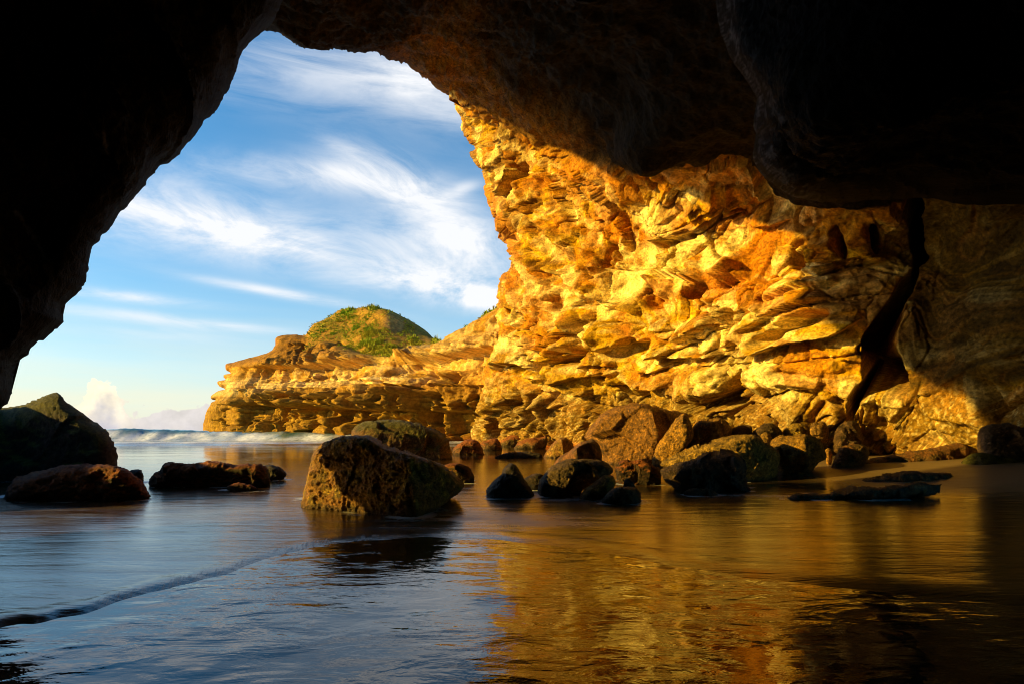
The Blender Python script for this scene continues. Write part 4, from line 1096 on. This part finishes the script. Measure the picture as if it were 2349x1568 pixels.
pf = N.noise(rot_uv(-12, 2.6, 5.5), 1.6, 9, .64, .6)
def blob(cx, cy, L, Wd, deg, amt, nz):
    cu, cv = (cx - CX) / F, (HY - cy) / F
    c_, s_ = math.cos(math.radians(deg)), math.sin(math.radians(deg))
    du = N.m('SUBTRACT', u, cu); dv = N.m('SUBTRACT', vv, cv)
    a = N.m('DIVIDE', N.m('ADD', N.m('MULTIPLY', du, c_), N.m('MULTIPLY', dv, s_)), L / F)
    b = N.m('DIVIDE', N.m('SUBTRACT', N.m('MULTIPLY', dv, c_), N.m('MULTIPLY', du, s_)), Wd / F)
    g = N.m('EXPONENT', N.m('MULTIPLY', N.m('ADD', N.m('MULTIPLY', a, a), N.m('MULTIPLY', b, b)), -1.0))
    nz = N.ramp(nz, .26, .70, 0, 1)
    return N.m('MULTIPLY', N.m('MULTIPLY', g, nz), amt)
blobs = [(800,170,380,80,-6,.6,s1),(980,190,170,70,-20,.6,pf),(450,505,340,70,-10,1.25,pf),(640,555,240,40,-14,.9,s1),(720,400,260,40,-4,.8,pf),
         (920,425,170,54,-24,.85,s2),(1000,480,140,50,-24,.4,s1),(1070,570,190,66,-12,1.25,pf),(980,650,210,38,-9,1.3,pf),(1120,690,120,26,-10,1.1,pf),(1060,435,40,14,20,.6,pf),
         (640,672,200,11,-10,.9,s1),(300,682,160,12,-6,.8,s1),(280,722,240,13,-6,.6,s1),(560,752,160,10,-5,.5,s1),(300,760,260,20,-4,.35,s1),(800,345,60,14,-20,.5,s1),
         (1500,300,500,120,-10,.6,s1),(-300,400,500,140,-8,.8,s1),(2300,500,600,200,-8,.8,s1),(700,-300,900,150,-8,.5,s1)]
tot = None
for b in blobs:
    g = blob(*b); tot = g if tot is None else N.m('ADD', tot, g)
tot = N.m('MINIMUM', tot, .96)
hs = N.new('ShaderNodeHueSaturation'); hs.inputs['Saturation'].default_value = 1.85; hs.inputs['Value'].default_value = 1.0
N.l.new(sky.outputs[0], hs.inputs['Color'])
col = hs.outputs[0]
# bright low haze over the sea
col = N.mix(N.m('MULTIPLY', N.m('EXPONENT', N.m('MULTIPLY', N.m('MAXIMUM', vv, 0.0), -2.6)), .75), col, (.50 * 5.3, .76 * 5.3, .98 * 5.3))
hz = N.m('EXPONENT', N.m('MULTIPLY', N.m('MAXIMUM', vv, 0.0), -8.0))
hzn = N.m('MULTIPLY', hz, N.ramp(N.noise(rot_uv(-3, 1.5, 14), 1.5, 4), .3, .7, .55, 1.0))
K = 5.3
col = N.mix(N.m('MULTIPLY', hzn, .95), col, (.98 * K, .86 * K, .58 * K))
col = N.mix(tot, col, (.90 * K, .91 * K, .93 * K))
# cumulus bank on the horizon
vo = N.new('ShaderNodeTexVoronoi', feature='SMOOTH_F1'); vo.inputs['Scale'].default_value = 3.2; vo.inputs['Detail'].default_value = 3
N.l.new(rot_uv(0, 9, 11), vo.inputs['Vector'])
edge_n = N.m('ADD', N.m('MULTIPLY', N.noise(rot_uv(0, 9, 9), 2.0, 7, .6), .5), N.m('SUBTRACT', .62, N.m('MULTIPLY', vo.outputs['Distance'], .8)))
top = N.m('ADD', N.m('MULTIPLY', N.noise(rot_uv(0, 3.2, .01), 1.3, 4, .6), .05), .028)
tw = N.m('ADD', blob(222, 985, 40, 400, 0, .060, N.m('ADD', s1, 1.0)), blob(262, 985, 24, 400, 0, .030, N.m('ADD', s1, 1.0)))
top = N.m('ADD', top, N.m('ADD', tw, N.m('MULTIPLY', N.m('SUBTRACT', edge_n, .5), .06)))
bank = N.ramp(N.m('SUBTRACT', top, vv), -.002, .006)
lit = N.ramp(N.m('SUBTRACT', top, vv), .01, .10, 1.0, .0)
bcol = N.mix(N.m('MULTIPLY', lit, N.ramp(u, -.80, -.72, 1.0, .25)), (.58 * K, .56 * K, .63 * K), (1.2 * K, 1.04 * K, .74 * K))
shade = N.ramp(N.noise(rot_uv(0, 14, 14), 1.5, 5, .6), .3, .7, .86, 1.06)
cb = N.new('ShaderNodeCombineXYZ')
for i in range(3): N.l.new(shade, cb.inputs[i])
bcol = N.mix(1.0, bcol, cb.outputs[0], 'MULTIPLY')
col = N.mix(N.m('MULTIPLY', bank, .92), col, bcol)
N.l.new(col, bg.inputs['Color']); bg.inputs['Strength'].default_value = .112

sun = bpy.data.lights.new('sun', 'SUN'); sun.energy = 5.0; sun.angle = math.radians(.5); sun.color = (1.0, .68, .12)
so = bpy.data.objects.new('sun', sun); COL.objects.link(so)
import mathutils
to_sun = mathutils.Vector((-math.cos(SUN_EL) * math.cos(SUN_AZ), -math.cos(SUN_EL) * math.sin(SUN_AZ), math.sin(SUN_EL)))
so.rotation_euler = to_sun.to_track_quat('Z', 'Y').to_euler(); so.location = (-30, 10, 30)

cam = bpy.data.cameras.new('camera'); co_ = bpy.data.objects.new('camera', cam); COL.objects.link(co_)
cam.sensor_width = 36; cam.lens = 18.0; cam.clip_end = 10000; cam.clip_start = .05
co_.location = (0, 0, CAMH); co_.rotation_euler = (math.radians(90), 0, 0)
cam.shift_y = (HY - 784.0) / 2349.0
scene.camera = co_
w.cycles.sampling_method = 'MANUAL'; w.cycles.sample_map_resolution = 512
scene.render.engine = 'CYCLES'
scene.cycles.use_denoising = True
scene.cycles.filter_width = 1.0
scene.cycles.max_bounces = 6; scene.cycles.diffuse_bounces = 3; scene.cycles.glossy_bounces = 3
scene.cycles.sample_clamp_indirect = 6
vs = scene.view_settings; vs.view_transform = 'Standard'; vs.look = 'None'; vs.exposure = 0.9; vs.gamma = 1.0
